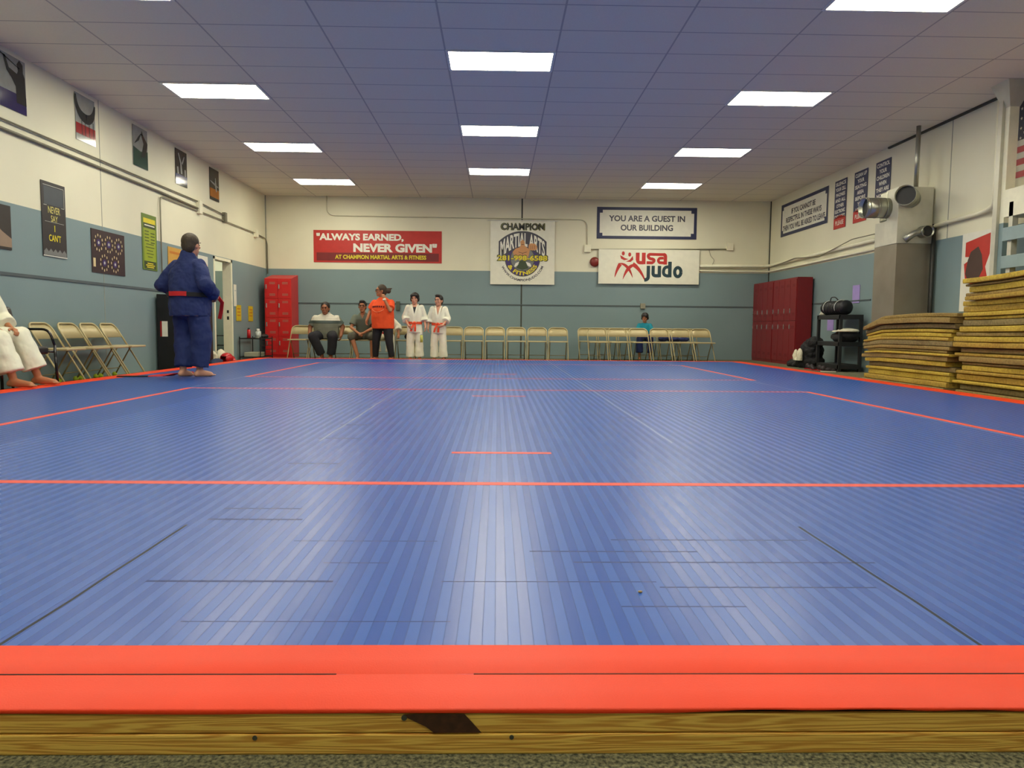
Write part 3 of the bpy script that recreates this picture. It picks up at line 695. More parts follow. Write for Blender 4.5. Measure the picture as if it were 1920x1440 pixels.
t = thing('alarm_bell', 'small red alarm bell half hidden by the left edge of the judo banner', 'alarm bell', (2.36, YB, 2.36))
bm = bmesh.new(); bmesh.ops.create_uvsphere(bm, u_segments=18, v_segments=10, radius=.12, matrix=Matrix.Translation((0, -.03, 0)) @ Matrix.Diagonal((1, .5, 1, 1)))
link('gong', bm, mat('red_enamel', (130, 44, 34), .35), t, True); link('back_box', B(-.06, .06, -.03, 0, -.06, .06), M_cond, t)
# pipes near the right corner (back wall and right wall)
pipe('pipe', [(4.93, YB-.05, 2.285), (6.55, YB-.05, 2.30), (XR-.05, YB-.15, 2.30), (XR-.05, 12.0, 2.34)], .034, M_cream, 'thick cream pipe running round the right back corner, the upper one')
pipe('pipe', [(4.93, YB-.04, 2.175), (6.55, YB-.04, 2.16), (XR-.04, YB-.15, 2.16), (XR-.04, 12.0, 2.18)], .022, M_cream, 'cream pipe running round the right back corner, the lower one')
pipe('cable', [(4.93, YB-.10, 2.24), (5.8, YB-.10, 2.22), (6.45, YB-.10, 2.22), (XR-.10, YB-.35, 2.24), (XR-.10, 16.2, 2.33), (XR-.10, 15.0, 2.24), (XR-.10, 13.6, 2.43), (XR-.10, 12.2, 2.42)], .009, M_rust, 'loose cable sagging along the corner pipes')
# ---- sheet metal duct on the right wall
M_duct_top = mat('duct_painted', (206, 204, 186), .4, metal=.3, var=.05)
M_duct_low = mat('duct_bare', (150, 142, 126), .42, metal=.55, var=.12, scale=2)
dx0, dx1, dy0, dy1 = 6.09, 6.62, 11.2, 11.86
t = thing('air_duct', 'square sheet metal duct rising against the right wall with round outlets', 'duct', (6.35, 11.5, 0))
def rel(bm, ox=6.35, oy=11.5, oz=0):
    bmesh.ops.translate(bm, verts=bm.verts, vec=(-ox, -oy, -oz)); return bm
link('lower_casing', rel(B(dx0, dx1, dy0, dy1, 0, 2.08, bev=.004)), M_duct_low, t)
link('upper_casing', rel(B(dx0-.01, dx1, dy0-.01, dy0+.35, 2.08, 2.93, bev=.006)), M_duct_top, t)
link('side_casing', rel(B(dx0-.005, dx1, dy0+.34, dy1, 2.08, 2.46, bev=.006)), M_duct_top, t)
M_foil = mat('aluminium_foil', (176, 176, 160), .3, metal=.9, bump=.5, bscale=22)
link('foil_collar', rel(B(dx0-.02, dx0+.30, dy0+.30, dy0+.52, 2.46, 2.92, bev=.02)), M_foil, t)
def duct(a, b_, r, name='round_outlet', inner=True):
    a, b_ = Vector(a), Vector(b_)
    bm = bmesh.new(); cyl(bm, a, b_, r, r, 28, caps=False)
    dirv = (b_-a).normalized(); L_ = (b_-a).length
    for k in (.25, .55, .9): cyl(bm, a+dirv*(L_*k-.008), a+dirv*(L_*k+.006), r+.006, r+.006, 28, caps=False)
    for k in (.98,): cyl(bm, a+dirv*(L_*k), b_+dirv*.004, r+.004, r+.004, 28, caps=False)
    p = link(name, rel(bm), M_foil if inner else M_steel, t, True)
    sd = p.modifiers.new('s', 'SOLIDIFY'); sd.thickness = .004
    c = link('opening_shade', rel(cyl(bmesh.new(), a, a+dirv*(L_*.86), r-.006, r-.006, 24)), M_black, t)  # black plug stands in for the shade inside the open duct
    c.parent = p
    return p
duct((6.12, 11.5, 2.655), (5.70, 11.5, 2.655), .155)
duct((6.33, 11.30, 2.76), (6.05, 10.95, 2.76), .145)
duct((6.46, 11.22, 2.25), (6.44, 10.98, 2.24), .085)
link('flexible_hose', rel(T(bend([(6.40, 11.05, 2.24), (6.28, 11.08, 2.22), (6.17, 11.12, 2.12)], .05), .05, 12)), M_steel, t, True)
pipe('pipe', [(6.40, 11.3, 2.93), (6.40, 11.3, H)], .034, M_steel, 'bare steel pipe rising from the duct to the ceiling')
pipe('pipe', [(6.60, 11.10, 0), (6.60, 11.10, 2.36)], .030, mat('dark_pipe', (48, 48, 44), .5), 'dark vertical pipe in the gap beside the duct')
pipe('pipe', [(XR-.05, 11.15, 2.33), (XR-.05, 9.95, 2.37), (6.50, 9.62, 2.40), (6.42, 9.50, 2.55), (6.42, 9.50, H-.0)], .032, M_cream, 'cream pipe from the duct sweeping up along the steel column', .2)
# ---- steel column
t = thing('steel_column', 'painted steel column on the right wall with a flared top', 'column', (6.48, 9.33, 0))
link('shaft', rel(B(6.40, 6.52, 9.28, 9.40, 2.12, H-.3), 6.48, 9.33), M_cream, t)
link('shaft', rel(B(6.40, 6.52, 9.28, 9.40, 0, 2.12), 6.48, 9.33), M_sage, t, )
link('face_plate', rel(B(6.36, 6.40, 9.36, 9.44, 1.0, H-.2), 6.48, 9.33), M_duct_top, t)
bm = bmesh.new(); bmesh.ops.create_cone(bm, cap_ends=True, segments=4, radius1=.09, radius2=.24, depth=.3, matrix=Matrix.Translation((6.46, 9.34, H-.15)) @ Matrix.Rotation(PI/4, 4, 'Z'))
link('flared_head', rel(bm, 6.48, 9.33), M_duct_top, t)
# ---- timber rack near the right edge
t = thing('storage_rack', 'blue-grey painted timber rack with two wide boards beside the steel column', 'storage rack', (6.2, 8.2, 0))
M_rack = mat('rack_paint', (142, 162, 162), .5, var=.06)
R_ = lambda bm: rel(bm, 6.2, 8.2)
link('board', R_(B(6.12, 6.15, 7.2, 8.88, 1.84, 2.00, bev=.004)), M_rack, t); link('board', R_(B(6.12, 6.15, 7.2, 8.88, 1.51, 1.66, bev=.004)), M_rack, t)
for yy in (8.76, 7.3): link('post', R_(B(6.15, 6.22, yy, yy+.07, 0, 2.30)), M_duct_top, t)
link('top_box', R_(B(6.15, XR-.02, 7.2, 8.92, 2.13, 2.46)), M_cream, t)
link('shelf', R_(B(6.22, 6.62, 7.25, 8.85, 1.44, 1.47)), mat('dark_shelf_and_shade', (52, 66, 58), .7), t)
link('interior_shade', R_(B(6.60, 6.64, 7.25, 9.10, .0, 2.12)), bpy.data.materials['dark_shelf_and_shade'], t)  # dark panel added in place of the shaded interior behind the boards

# ================================================================== lockers
M_lock = mat('bright_red_enamel', (204, 30, 30), .35, var=.04)
M_lock2 = mat('dark_red_enamel', (126, 26, 30), .38, var=.05)
M_chrome = mat('chrome', (205, 205, 200), .22, metal=.9)
M_slot = mat('vent_slot', (92, 12, 14), .6)
def locker(name, label, w, d, h, ncol, nrow, m, slope, loc, rz, group=None, lowh=None):
    """front faces local -Y, origin front centre on the floor"""
    t = thing(name, label, 'locker', loc, rz, group)
    bm = bmesh.new()
    pts = [(0, 0), (0, h), (d, h+slope), (d, 0)]
    L0 = [bm.verts.new((-w/2, y, z)) for y, z in pts]; R0 = [bm.verts.new((w/2, y, z)) for y, z in pts]
    bm.faces.new(L0); bm.faces.new(R0[::-1])
    for i in range(4): bm.faces.new((L0[i], R0[i], R0[(i+1) % 4], L0[(i+1) % 4]))
    link('body', bm, m, t)
    cw, ch = (w-.03)/ncol, (h-.09)/nrow
    for c in range(ncol):
        for r in range(nrow):
            x0, z0 = -w/2+.015+c*cw, .06+r*ch
            dd = link('locker_door', B(x0+.006, x0+cw-.006, -.014, 0, z0+.006, z0+ch-.006, bev=.003), m, t)
            for zz in (([z0+.07, z0+ch-.10] if nrow > 2 else [z0+.12, z0+ch-.16])):
                bm = bmesh.new()
                for k in range(3): box(bm, x0+cw*.35, x0+cw*.8, -.0165, -.013, zz+k*.02, zz+k*.02+.006)
                link('vent', bm, M_slot if not slope else M_cond, dd)
            hz = z0+ch*.52 if nrow > 2 else (z0+.16 if r == 1 else z0+ch-.18)
            bm = B(x0+.02, x0+.045, -.034, -.013, hz, hz+.10, bev=.004)
            link('handle', bm, M_chrome, dd)
    return t
locker('locker_unit', 'bright red locker with sloping top in the left back corner', .62, .60, 1.84, 2, 4, M_lock, .12, (-5.12, 17.30, 0), 0)
locker('locker_unit', 'dark red locker bank in the right back corner, the one touching the back wall', 1.30, .32, 1.86, 4, 2, M_lock2, 0, (6.29, 17.32, 0), -PI/2, 'dark red locker banks')
locker('locker_unit', 'dark red locker bank in the right back corner, the one nearer the black shelf', 1.30, .32, 1.86, 4, 2, M_lock2, 0, (6.29, 16.00, 0), -PI/2, 'dark red locker banks')

# ================================================================== folding chairs
M_tan = mat('tan_steel', (188, 174, 130), .42, metal=.1, var=.04)
M_tan2 = mat('tan_steel_dark', (150, 134, 92), .45, metal=.1, var=.04)
M_tennis = mat('tennis_felt', (196, 214, 60), .9, var=.1, scale=40)
M_rub = mat('rubber_foot', (60, 56, 48), .8)
def folding_chair():
    """front faces -Y"""
    t = thing('folding_chair', 'x', 'folding chair')
    r = .0115; w = .215
    def fr(z):   # y on the slanting front frame
        return -.235 + (z/.76)*.46
    for s in (-1, 1):
        link('leg', T([(s*w, fr(.012), .012), (s*w, fr(.44), .44)], r), M_tan, t, True)
        l2 = link('leg', T([(s*(w-.03), .215, .012), (s*(w-.03), -.02, .415)], r*.9), M_tan2, t, True)
    arch = [(-w, fr(.44), .44), (-w, fr(.63), .63)]
    for k in range(9):
        a = PI - k*PI/16
        arch.append((-w+.10+.10*math.cos(a), fr(.655+.095*math.sin(a)), .655+.095*math.sin(a)))
    arch += [(-x, y, z) for x, y, z in arch[::-1]]
    link('back_frame', T(arch, r), M_tan, t, True)
    bm = bmesh.new(); up, lo = [], []
    n = 16
    for k in range(n+1):
        x = -w + 2*w*k/n; bow = .018*(1-(x/w)**2)
        e = max(0, abs(x)-(w-.10)); zt = .655+math.sqrt(max(0, 1-(e/.10)**2))*.095
        up.append((x, fr(zt)+bow, zt)); lo.append((x, fr(.565)+bow, .565))
    U = [bm.verts.new(p) for p in up]; Lo = [bm.verts.new(p) for p in lo]
    for k in range(n): bm.faces.new((U[k], Lo[k], Lo[k+1], U[k+1]))
    b_ = link('backrest', bm, M_tan, t, True); sd = b_.modifiers.new('s', 'SOLIDIFY'); sd.thickness = .010
    b_.data = b_.data
    link('seat', B(-.205, .205, -.235, .165, .425, .452, bev=.012), M_tan, t)
    link('stretcher', T([(-w+.03, .145, .125), (w-.03, .145, .125)], .007, 6), M_tan2, t, True)
    return t
chair0 = folding_chair(); used = [False]
def place_chair(x, y, rz, label, group, balls=0, z=0):
    if not used[0]: used[0] = True; c = chair0
    else: c = copy_tree(chair0)
    c.location = (x, y, z); c.rotation_euler = (0, 0, rz); c['label'] = label; c['group'] = group
    if balls:
        for s in (-1, 1):
            for yy in (-.235, .215):
                bb = link('tennis_ball_foot', ball(bmesh.new(), (s*(.215 if yy < 0 else .185), yy, .033), .033, 12), M_tennis, c, True)
    return c
for i, x in enumerate((-4.42, -3.95, -3.475, -3.0, -2.52, -2.05)):
    if i < 5 or True:
        place_chair(x, 16.5, random.uniform(-.03, .03), 'tan folding chair, %s from the red locker in the left row along the back wall' % ORD[i], 'back wall chairs, left row')
for i, x in enumerate((-1.0, -.53, -.05, .43, .905, 1.375)):
    place_chair(x, 16.5, random.uniform(-.02, .02), 'empty tan folding chair, %s from the left in the middle row along the back wall' % ORD[i], 'back wall chairs, middle row')
for i, x in enumerate((2.26, 2.73, 3.21, 3.69, 4.17, 4.64)):
    place_chair(x, 16.45, .02+.012*i, 'tan folding chair, %s from the left in the front of the two right rows' % ORD[i], 'back wall chairs, right front row')
for i, x in enumerate((2.13, 2.605, 3.08, 3.555, 4.03, 4.505)):
    place_chair(x, 17.2, .03, 'tan folding chair, %s from the left in the rear of the two right rows' % ORD[i], 'back wall chairs, right rear row')
for i, y in enumerate((8.89, 9.45, 9.93, 10.42)):
    place_chair(-5.27, y, PI/2+.0, 'tan folding chair on tennis ball feet, %s from the black armchair on the left' % ORD[i], 'left wall chairs', balls=1)

# ================================================================== black armchair on the left
M_vin = mat('black_vinyl_pad', (48, 44, 42), .38, var=.1, bump=.15, bscale=25)
M_chairframe = mat('black_gloss_tube', (22, 20, 22), .18)
t = thing('armchair', 'black padded armchair with tubular arms beside the folding chairs on the left', 'armchair', (-5.31, 8.02, 0), PI/2-.16)
bm = B(-.32, .32, -.26, .20, .40, .49, bev=.03); link('seat', bm, M_vin, t, True)
bm = bmesh.new(); box(bm, -.32, .42, .17, .25, .50, .93, bev=.03)
for v in bm.verts: v.co.y += (v.co.z-.5)*.12; v.co.x *= 1-.18*max(0, v.co.z-.78)/.14
link('backrest', bm, M_vin, t, True)
for s in (-1, 1):
    link('arm', T(bend([(s*.37, .22, .60), (s*.37, .20, .68), (s*.37, -.22, .68), (s*.37, -.285, .50)], .09), .014), M_chairframe, t, True)
    link('leg', T([(s*.37, -.285, .50), (s*.38, -.30, .01)], .015), M_chairframe, t, True)
    link('leg', T([(s*.37, .22, .60), (s*.37, .26, .01)], .015), M_chairframe, t, True)
    link('side_rail', T([(s*.37, -.27, .43), (s*.37, .22, .43)], .012), M_chairframe, t, True)
for i, (x, y) in enumerate(((-4.99, 8.72), (-5.12, 8.42), (-5.02, 8.35), (-4.985, 7.45))):
    tag(link('tennis_ball', ball(bmesh.new(), (x, y, .033), .033, 14), M_tennis, smooth=True),
        'loose tennis ball on the floor %s' % ['under the first folding chair by the mat edge', 'under the black armchair, set back from the mat', 'beside the front leg of the black armchair', 'at the far left under the seated person'][i], 'tennis ball')

# ================================================================== black cabinet behind the man, gear pile, wire rack
t = thing('storage_cabinet', 'low black cabinet against the left wall behind the standing man in blue', 'cabinet', (-5.41, 12.93, 0), PI/2)
M_cab = mat('black_cabinet', (24, 22, 24), .42, var=.1)
M_cab2 = mat('door_reflection_tint', (52, 34, 34), .4, var=.1)  # reflected brown-red tint painted into the door colour
link('body', B(-.80, .80, -.13, .15, .0, 1.24, bev=.008), M_cab, t)
for a, b_ in ((-.78, -.01), (.01, .78)):
    d_ = link('cabinet_door', B(a, b_, -.145, -.13, .05, 1.20, bev=.004), M_cab2, t)
    link('handle', B((a if a > 0 else b_-.03)+(.0 if a > 0 else 0), (a+.03 if a > 0 else b_), -.16, -.142, .6, .8), M_cab, d_)
link('label', B(-.806, -.800, -.02, .07, .55, .80), M_paper, t, ); link('label', B(-.806, -.800, .07, .10, .55, .80), G_red, t)
M_redpad = mat('red_padded_vinyl', (186, 26, 32), .25, bump=.1, bscale=20); M_whitepad = mat('white_cloth', (222, 216, 190), .8, bump=.4, bscale=14); M_bluepad = mat('navy_cloth', (30, 46, 78), .8, bump=.3, bscale=15)
def heap(name, label, cat, loc, parts, m, rz=0, vox=.012, disp=.02, dsize=.07, group=None):
    bm = bmesh.new()
    for c, r in parts: ball(bm, c, r, 14)
    o = blob(name, bm, m, None, vox, 4, disp, dsize); o.location = loc; o.rotation_euler = (0, 0, rz)
    zmin = min(v.co.z for v in o.data.vertices)
    for v in o.data.vertices: v.co.z = max(0.0, v.co.z)
    return tag(o, label, cat, group)
def headgear(loc, rz, label):
    t = thing('headgear', label, 'headgear', loc, rz)
    bm = bmesh.new(); ball(bm, (0, 0, .115), (.115, .13, .115), 18)
    o = blob('shell', bm, M_redpad, t, .010, 2); cut(o, lambda c: c.y < -.06 and .05 < c.z < .16 and abs(c.x) < .07)
    sd = o.modifiers.new('s', 'SOLIDIFY'); sd.thickness = .02
    link('strap', T([(-.11, -.02, .09), (-.12, -.09, .04), (0, -.13, .02), (.12, -.09, .04), (.11, -.02, .09)], .008), M_black, t, True)
    return t
headgear((-5.10, 12.70, 0), .9, 'red padded headgear at the mat edge, the one right behind the man in blue')
headgear((-5.10, 13.92, 0), -.4, 'red padded headgear at the mat edge, the one nearer the doorway')
heap('glove', 'red sparring glove leaning on the headgear nearer the doorway', 'glove', (-5.12, 14.22, 0), [((0, 0, .08), (.08, .12, .08)), ((.05, -.08, .06), (.035, .06, .04)), ((0, .13, .07), (.06, .06, .06))], M_redpad, .5)
heap('shin_pad', 'white padded guard lying behind the red headgear', 'pad', (-5.38, 13.97, 0), [((0, 0, .13), (.08, .17, .13)), ((.02, -.08, .2), (.06, .08, .06))], M_whitepad, .1)
heap('shin_pad', 'pale padded guard lying nearest the doorway', 'pad', (-5.38, 14.38, 0), [((0, 0, .14), (.08, .15, .14)), ((0, .05, .2), (.06, .07, .05))], M_whitepad, -.1)
heap('cloth_bundle', 'navy cloth bundle between the two red headgears', 'bundle', (-5.08, 13.35, 0), [((0, 0, .06), (.10, .22, .08)), ((0, .12, .08), (.08, .08, .06))], M_bluepad, 0)
t = thing('wire_rack', 'low black wire rack with bottles between the doorway and the red locker', 'rack', (-5.33, 16.35, 0))
for (x, y) in ((-.22, -.42), (.22, -.42), (-.22, .42), (.22, .42)): link('post', T([(x, y, 0), (x, y, .50)], .012, 6), M_black, t)
for z in (.06, .46):
    bm = bmesh.new(); box(bm, -.23, .23, -.43, -.41, z-.012, z+.012); box(bm, -.23, .23, .41, .43, z-.012, z+.012); box(bm, -.23, -.21, -.43, .43, z-.012, z+.012); box(bm, .21, .23, -.43, .43, z-.012, z+.012)
    for k in range(11): box(bm, -.22, .22, -.40+.08*k, -.394+.08*k, z-.002, z+.004)
    link('wire_shelf', bm, M_black, t)
link('side_bars', (lambda bm: [box(bm, .215, .225, -.42, .42, .12+.09*k, .13+.09*k) for k in range(4)] and bm)(bmesh.new()), M_black, t)
t = thing('bottle', 'red water bottle standing on the wire rack', 'bottle', (-5.38, 16.02, .464)); link('body', cyl(bmesh.new(), (0, 0, 0), (0, 0, .19), .04, .036, 16), M_redpad, t, True); link('cap', cyl(bmesh.new(), (0, 0, .19), (0, 0, .23), .025, .02, 14), M_black, t, True)
t = thing('jug', 'clear plastic jug with a white lid on the wire rack', 'jug', (-5.27, 16.3, .464)); link('body', cyl(bmesh.new(), (0, 0, 0), (0, 0, .15), .06, .06, 16), mat('milky_plastic', (190, 196, 190), .3), t, True); link('lid', cyl(bmesh.new(), (0, 0, .15), (0, 0, .21), .045, .03, 14), M_white, t, True)
heap('cloth_bundle', 'black bundle of clothes on top of the wire rack', 'bundle', (-5.25, 16.55, .464), [((0, 0, .04), (.13, .16, .06))], M_black)
tag(link('tray', B(-5.5, -5.2, 16.05, 16.5, .066, .16, bev=.01), mat('pale_tray', (176, 174, 150), .5)), 'pale shallow tray on the lower tier of the wire rack', 'tray')
t = thing('wire_rack', 'black wire rack in the side room seen through the doorway', 'rack', (-6.3, 17.6, 0))
for (x, y) in ((-.45, -.2), (.45, -.2), (-.45, .2), (.45, .2)): link('post', T([(x, y, 0), (x, y, .52)], .014, 6), M_black, t)
for z in (.05, .27, .50): link('wire_shelf', B(-.46, .46, -.21, .21, z-.01, z+.01), M_black, t)

# ================================================================== black shelf with bags on the right
t = thing('shelf_unit', 'three-tier black plastic shelf against the right wall beside the dark red lockers', 'shelf', (6.35, 13.525, 0))
M_shelf = mat('black_resin', (34, 34, 36), .5, var=.06)
for x in (-.185, .185):
    for y in (-.45, .45): link('post', B(x-.025, x+.025, y-.025, y+.025, 0, 1.03), M_shelf, t)
for z in (.09, .50, .99): link('shelf_board', B(-.21, .21, -.48, .48, z-.04, z+.04, bev=.006), M_shelf, t)
t = thing('duffel_bag', 'black duffel bag with white piping on the top tier of the shelf', 'bag', (6.33, 13.62, 1.03), .05)
bm = bmesh.new(); 
for k in range(9):
    y = -.33+.0825*k; ball(bm, (0, y, .135), (.135+.01*math.sin(k), .08, .135), 16)
blob('body', bm, mat('black_nylon', (22, 22, 26), .5, bump=.4, bscale=10), t, .012, 5, .012, .06)
for y in (-.18, .24): link('piping', T([(.142*math.cos(a), y, .135+.142*math.sin(a)) for a in [PI*k/10-.2 for k in range(13)]], .006), M_white, t, True)
link('handle', T(bend([(-.05, -.14, .27), (-.07, -.08, .33), (-.07, .08, .33), (-.05, .14, .27)], .05), .010), M_black, t, True)
heap('towel', 'small white and maroon towel at the left end of the duffel bag', 'towel', (6.25, 13.97, 1.03), [((0, 0, .04), (.07, .05, .05)), ((0, .03, .02), (.08, .04, .03))], M_whitepad)
heap('jacket', 'black jacket piled on the middle tier of the shelf', 'jacket', (6.34, 13.26, .54), [((0, 0, .07), (.22, .24, .11)), ((-.05, .14, .09), (.14, .16, .08)), ((0, -.2, .12), (.16, .16, .09))], mat('black_jacket', (26, 26, 28), .8, bump=.4, bscale=12))
heap('shirt', 'white cloth laid over the black jacket on the middle tier', 'shirt', (6.30, 13.08, .72), [((0, 0, .02), (.18, .24, .045)), ((-.05, .2, .0), (.14, .16, .03))], M_whitepad, disp=.015)
heap('jacket', 'dark jacket draped over the left side of the shelf near the lockers', 'jacket', (6.22, 14.45, 0), [((0, 0, .12), (.26, .34, .17)), ((0, -.08, .34), (.22, .26, .22)), ((0, -.2, .50), (.16, .22, .12)), ((-.08, .4, .06), (.2, .28, .10))], bpy.data.materials['black_jacket'], disp=.05)
heap('shirt', 'crumpled white shirt in front of the dark jacket beside the shelf', 'shirt', (5.95, 14.35, .15), [((0, -.06, .08), (.05, .09, .17)), ((0, .14, .07), (.05, .08, .15)), ((0, .03, 0), (.045, .11, .06))], M_whitepad, disp=.03)
M_shoe = mat('dark_shoe', (40, 30, 32), .6)
for i, (x, y, rz) in enumerate(((5.99, 13.86, .3), (5.92, 13.60, -.2), (6.0, 13.32, .5), (5.95, 13.02, 1.2))):
    t = thing('shoe', 'dark shoe on the floor in front of the shelf, %s from the lockers' % ORD[i], 'shoe', (x, y, 0), rz, 'shoes by the shelf')
    bm = bmesh.new(); ball(bm, (0, 0, .04), (.045, .08, .045), 12); ball(bm, (0, .08, .055), (.04, .055, .06), 12); ball(bm, (0, -.07, .03), (.043, .06, .032), 12)
    blob('upper', bm, M_shoe, t, .008, 2); link('sole', B(-.042, .042, -.125, .13, 0, .018, bev=.006), M_whitepad if i == 3 else M_redpad, t)

# ================================================================== foam slab stacks
M_slab = []
for i, (c1, c2) in enumerate((((150, 118, 44), (188, 156, 60)), ((128, 104, 54), (160, 134, 72)), ((168, 138, 46), (200, 172, 62)), ((112, 96, 58), (146, 128, 78)))):
    m, N, L, b = node_mat('rebond_foam_%d' % i)
    g = N.new('ShaderNodeTexCoord')
    n = N.new('ShaderNodeTexNoise'); n.inputs['Scale'].default_value = 38; n.inputs['Detail'].default_value = 5; L.new(g.outputs['Object'], n.inputs['Vector'])
    n2 = N.new('ShaderNodeTexNoise'); n2.inputs['Scale'].default_value = 3; L.new(g.outputs['Object'], n2.inputs['Vector'])
    f = mth(N, L, 'MULTIPLY_ADD', n.outputs['Fac'], .7, mth(N, L, 'MULTIPLY', n2.outputs['Fac'], .35))
    rp = N.new('ShaderNodeValToRGB'); rp.color_ramp.elements[0].position = .38; rp.color_ramp.elements[1].position = .66
    rp.color_ramp.elements[0].color = lin(c1)+(1,); rp.color_ramp.elements[1].color = lin(c2)+(1,)
    L.new(f, rp.inputs['Fac']); L.new(rp.outputs['Color'], b.inputs['Base Color']); b.inputs['Roughness'].default_value = .9
    bp = N.new('ShaderNodeBump'); bp.inputs['Strength'].default_value = .5; bp.inputs['Distance'].default_value = .01
    L.new(n.outputs['Fac'], bp.inputs['Height']); L.new(bp.outputs['Normal'], b.inputs['Normal'])
    M_slab.append(m)
def slab_stack(xf, ya, yb, hgt, n, which, sag):
    rnd = random.Random(n)
    ths = [rnd.uniform(.6, 1.35) for _ in range(n)]; k_ = hgt/sum(ths); z = 0
    def warp(y, zt, i):       # gentle undulation that grows with height
        u = (y-ya)/(yb-ya)
        return sag(u)*(zt/hgt)**2
    ph = rnd.uniform(0, 6)
    prevx = xf
    for i in range(n):
        th = ths[i]*k_
        x0 = xf + rnd.uniform(-.045, .045); a = ya + rnd.uniform(-.06, .06); b_ = yb + rnd.uniform(-.10, .06)
        if which == 'taller' and i > n*.62: b_ -= .05
        bm = bmesh.new(); NY = 26; rows = []
        gap = .0035+rnd.uniform(0, .006)
        for k in range(NY+1):
            y = a+(b_-a)*k/NY; w0 = warp(y, z, i); w1 = warp(y, z+th, i)
            xx = x0+.006*math.sin(y*4+ph+i)+.003*math.sin(y*13+i*2)
            x1 = min(XR-.04, xx+1.12)
            zz0, zz1 = z+gap/2+w0, z+th-gap/2+w1
            rows.append([bm.verts.new(p) for p in ((xx+.008, y, zz0), (xx, y, zz0+.006), (xx-.002, y, (zz0+zz1)/2), (xx, y, zz1-.006), (xx+.008, y, zz1), (x1, y, zz1), (x1, y, zz0))])
        for p, q_ in zip(rows, rows[1:]):
            for k in range(7): bm.faces.new((p[k], p[(k+1) % 7], q_[(k+1) % 7], q_[k]))
        bm.faces.new(rows[0]); bm.faces.new(rows[-1][::-1])
        o = link('foam_slab', bm, M_slab[rnd.choice((0, 0, 1, 2, 2, 3))])
        pos = n-1-i
        tag(o, 'yellow-brown foam slab, %s from the top of the %s stack' % (ORD[pos], which), 'foam slab', 'foam slabs of the %s stack' % which)
        z += th
slab_stack(5.44, 8.70, 10.72, .965, 17, 'shorter', lambda u: -.10*max(0, u-.80)/.2 + .012*math.sin(u*5))
slab_stack(5.44, 6.3, 8.56, 1.42, 24, 'taller', lambda u: -.06*u + .01*math.sin(u*6))
# ================================================================== people
def skin_mat(n, c): return mat(n, c, .5, var=.05, scale=14, spec=.35)
SK1, SK2, SK3 = skin_mat('skin_fair', (206, 150, 120)), skin_mat('skin_tan', (176, 118, 82)), skin_mat('skin_brown', (150, 96, 66))
H_br, H_bk = mat('brown_hair', (62, 50, 34), .6, var=.25, scale=40, bump=.5, bscale=120), mat('black_hair', (24, 20, 18), .5, var=.2, scale=40, bump=.5, bscale=120)
M_eye = mat('eye_dark', (22, 18, 16), .2); M_lip = mat('lip', (140, 70, 62), .5)
GI_w = mat('white_cotton', (232, 230, 208), .85, var=.04, bump=.5, bscale=9)
GI_b = mat('blue_cotton', (32, 46, 96), .85, var=.08, scale=5, bump=.6, bscale=8)
M_obelt = mat('orange_belt', (226, 78, 36), .7); M_rbelt = mat('red_belt', (196, 30, 34), .7); M_kbelt = mat('black_belt', (20, 20, 22), .7)
V = Vector
def hand(bm, w, d, n, s=1, side=1, curl=.5):
    """palm, four unequal bent fingers and a thumb from the side of the palm"""
    w, d, n = V(w), V(d).normalized(), V(n); n = (n-d*n.dot(d)).normalized(); b = d.cross(n)*side
    R4 = Matrix((b, d, n)).transposed().to_4x4()
    ball(bm, w+d*.045*s, (.040*s, .052*s, .019*s), 12, R4)
    rc(bm, w-d*.01*s, w+d*.03*s, .026*s, .024*s, 10)
    for k, (off, ln) in enumerate(((-.028, .060), (-.009, .070), (.010, .066), (.028, .052))):
        p = w+d*.085*s+b*off*s
        d1 = (d*math.cos(curl)+n*math.sin(curl)); d2 = (d*math.cos(curl*2.1)+n*math.sin(curl*2.1))
        p1 = p+d1*ln*.5*s; p2 = p1+d2*ln*.5*s
        rc(bm, p-d*.02*s, p1, .0098*s, .009*s, 8); rc(bm, p1, p2, .009*s, .0078*s, 8)
    q0 = w+d*.02*s-b*.030*s; q1 = q0+(d*.6-b*.7+n*.3).normalized()*.035*s; q2 = q1+(d*.9-b*.15+n*.4).normalized()*.03*s
    rc(bm, q0, q1, .0125*s, .0105*s, 8); rc(bm, q1, q2, .0105*s, .009*s, 8)
def foot(bm, ank, toe, s=1):
    ank, toe = V(ank), V(toe); d = (toe-ank); d.z = 0; d.normalize(); sd = V((-d.y, d.x, 0)); z = toe.z
    heel = V((ank.x, ank.y, z+.012*s))-d*.045*s
    rc(bm, heel, V((ank.x, ank.y, z+.05*s)), .032*s, .036*s, 12)
    rc(bm, V((ank.x, ank.y, z+.035*s)), V((toe.x, toe.y, z+.008*s))-d*.05*s, .038*s, .026*s, 12)
    rc(bm, heel, V((toe.x, toe.y, z+.004*s))-d*.05*s, .030*s, .030*s, 12)
    for k, (o_, l) in enumerate(((-.030, .0), (-.013, .006), (.002, .004), (.016, -.002), (.029, -.010))):
        p = V((toe.x, toe.y, z-.006*s))-d*.045*s+sd*o_*s
        rc(bm, p, p+d*(.045+l)*s, .0105*s, .009*s, 8)
def torso_surf(levels, x, z, front=True):
    for a, b in zip(levels, levels[1:]):
        if min(a[0], b[0]) <= z <= max(a[0], b[0]):
            t = (z-a[0])/(b[0]-a[0]) if b[0] != a[0] else 0
            cx, cy, rx, ry = [a[i]*(1-t)+b[i]*t for i in (1, 2, 3, 4)]
            u = max(-1, min(1, (x-cx)/rx)); return cy-(ry*math.sqrt(1-u*u))*(1 if front else -1)
    return levels[-1][2]-levels[-1][4]
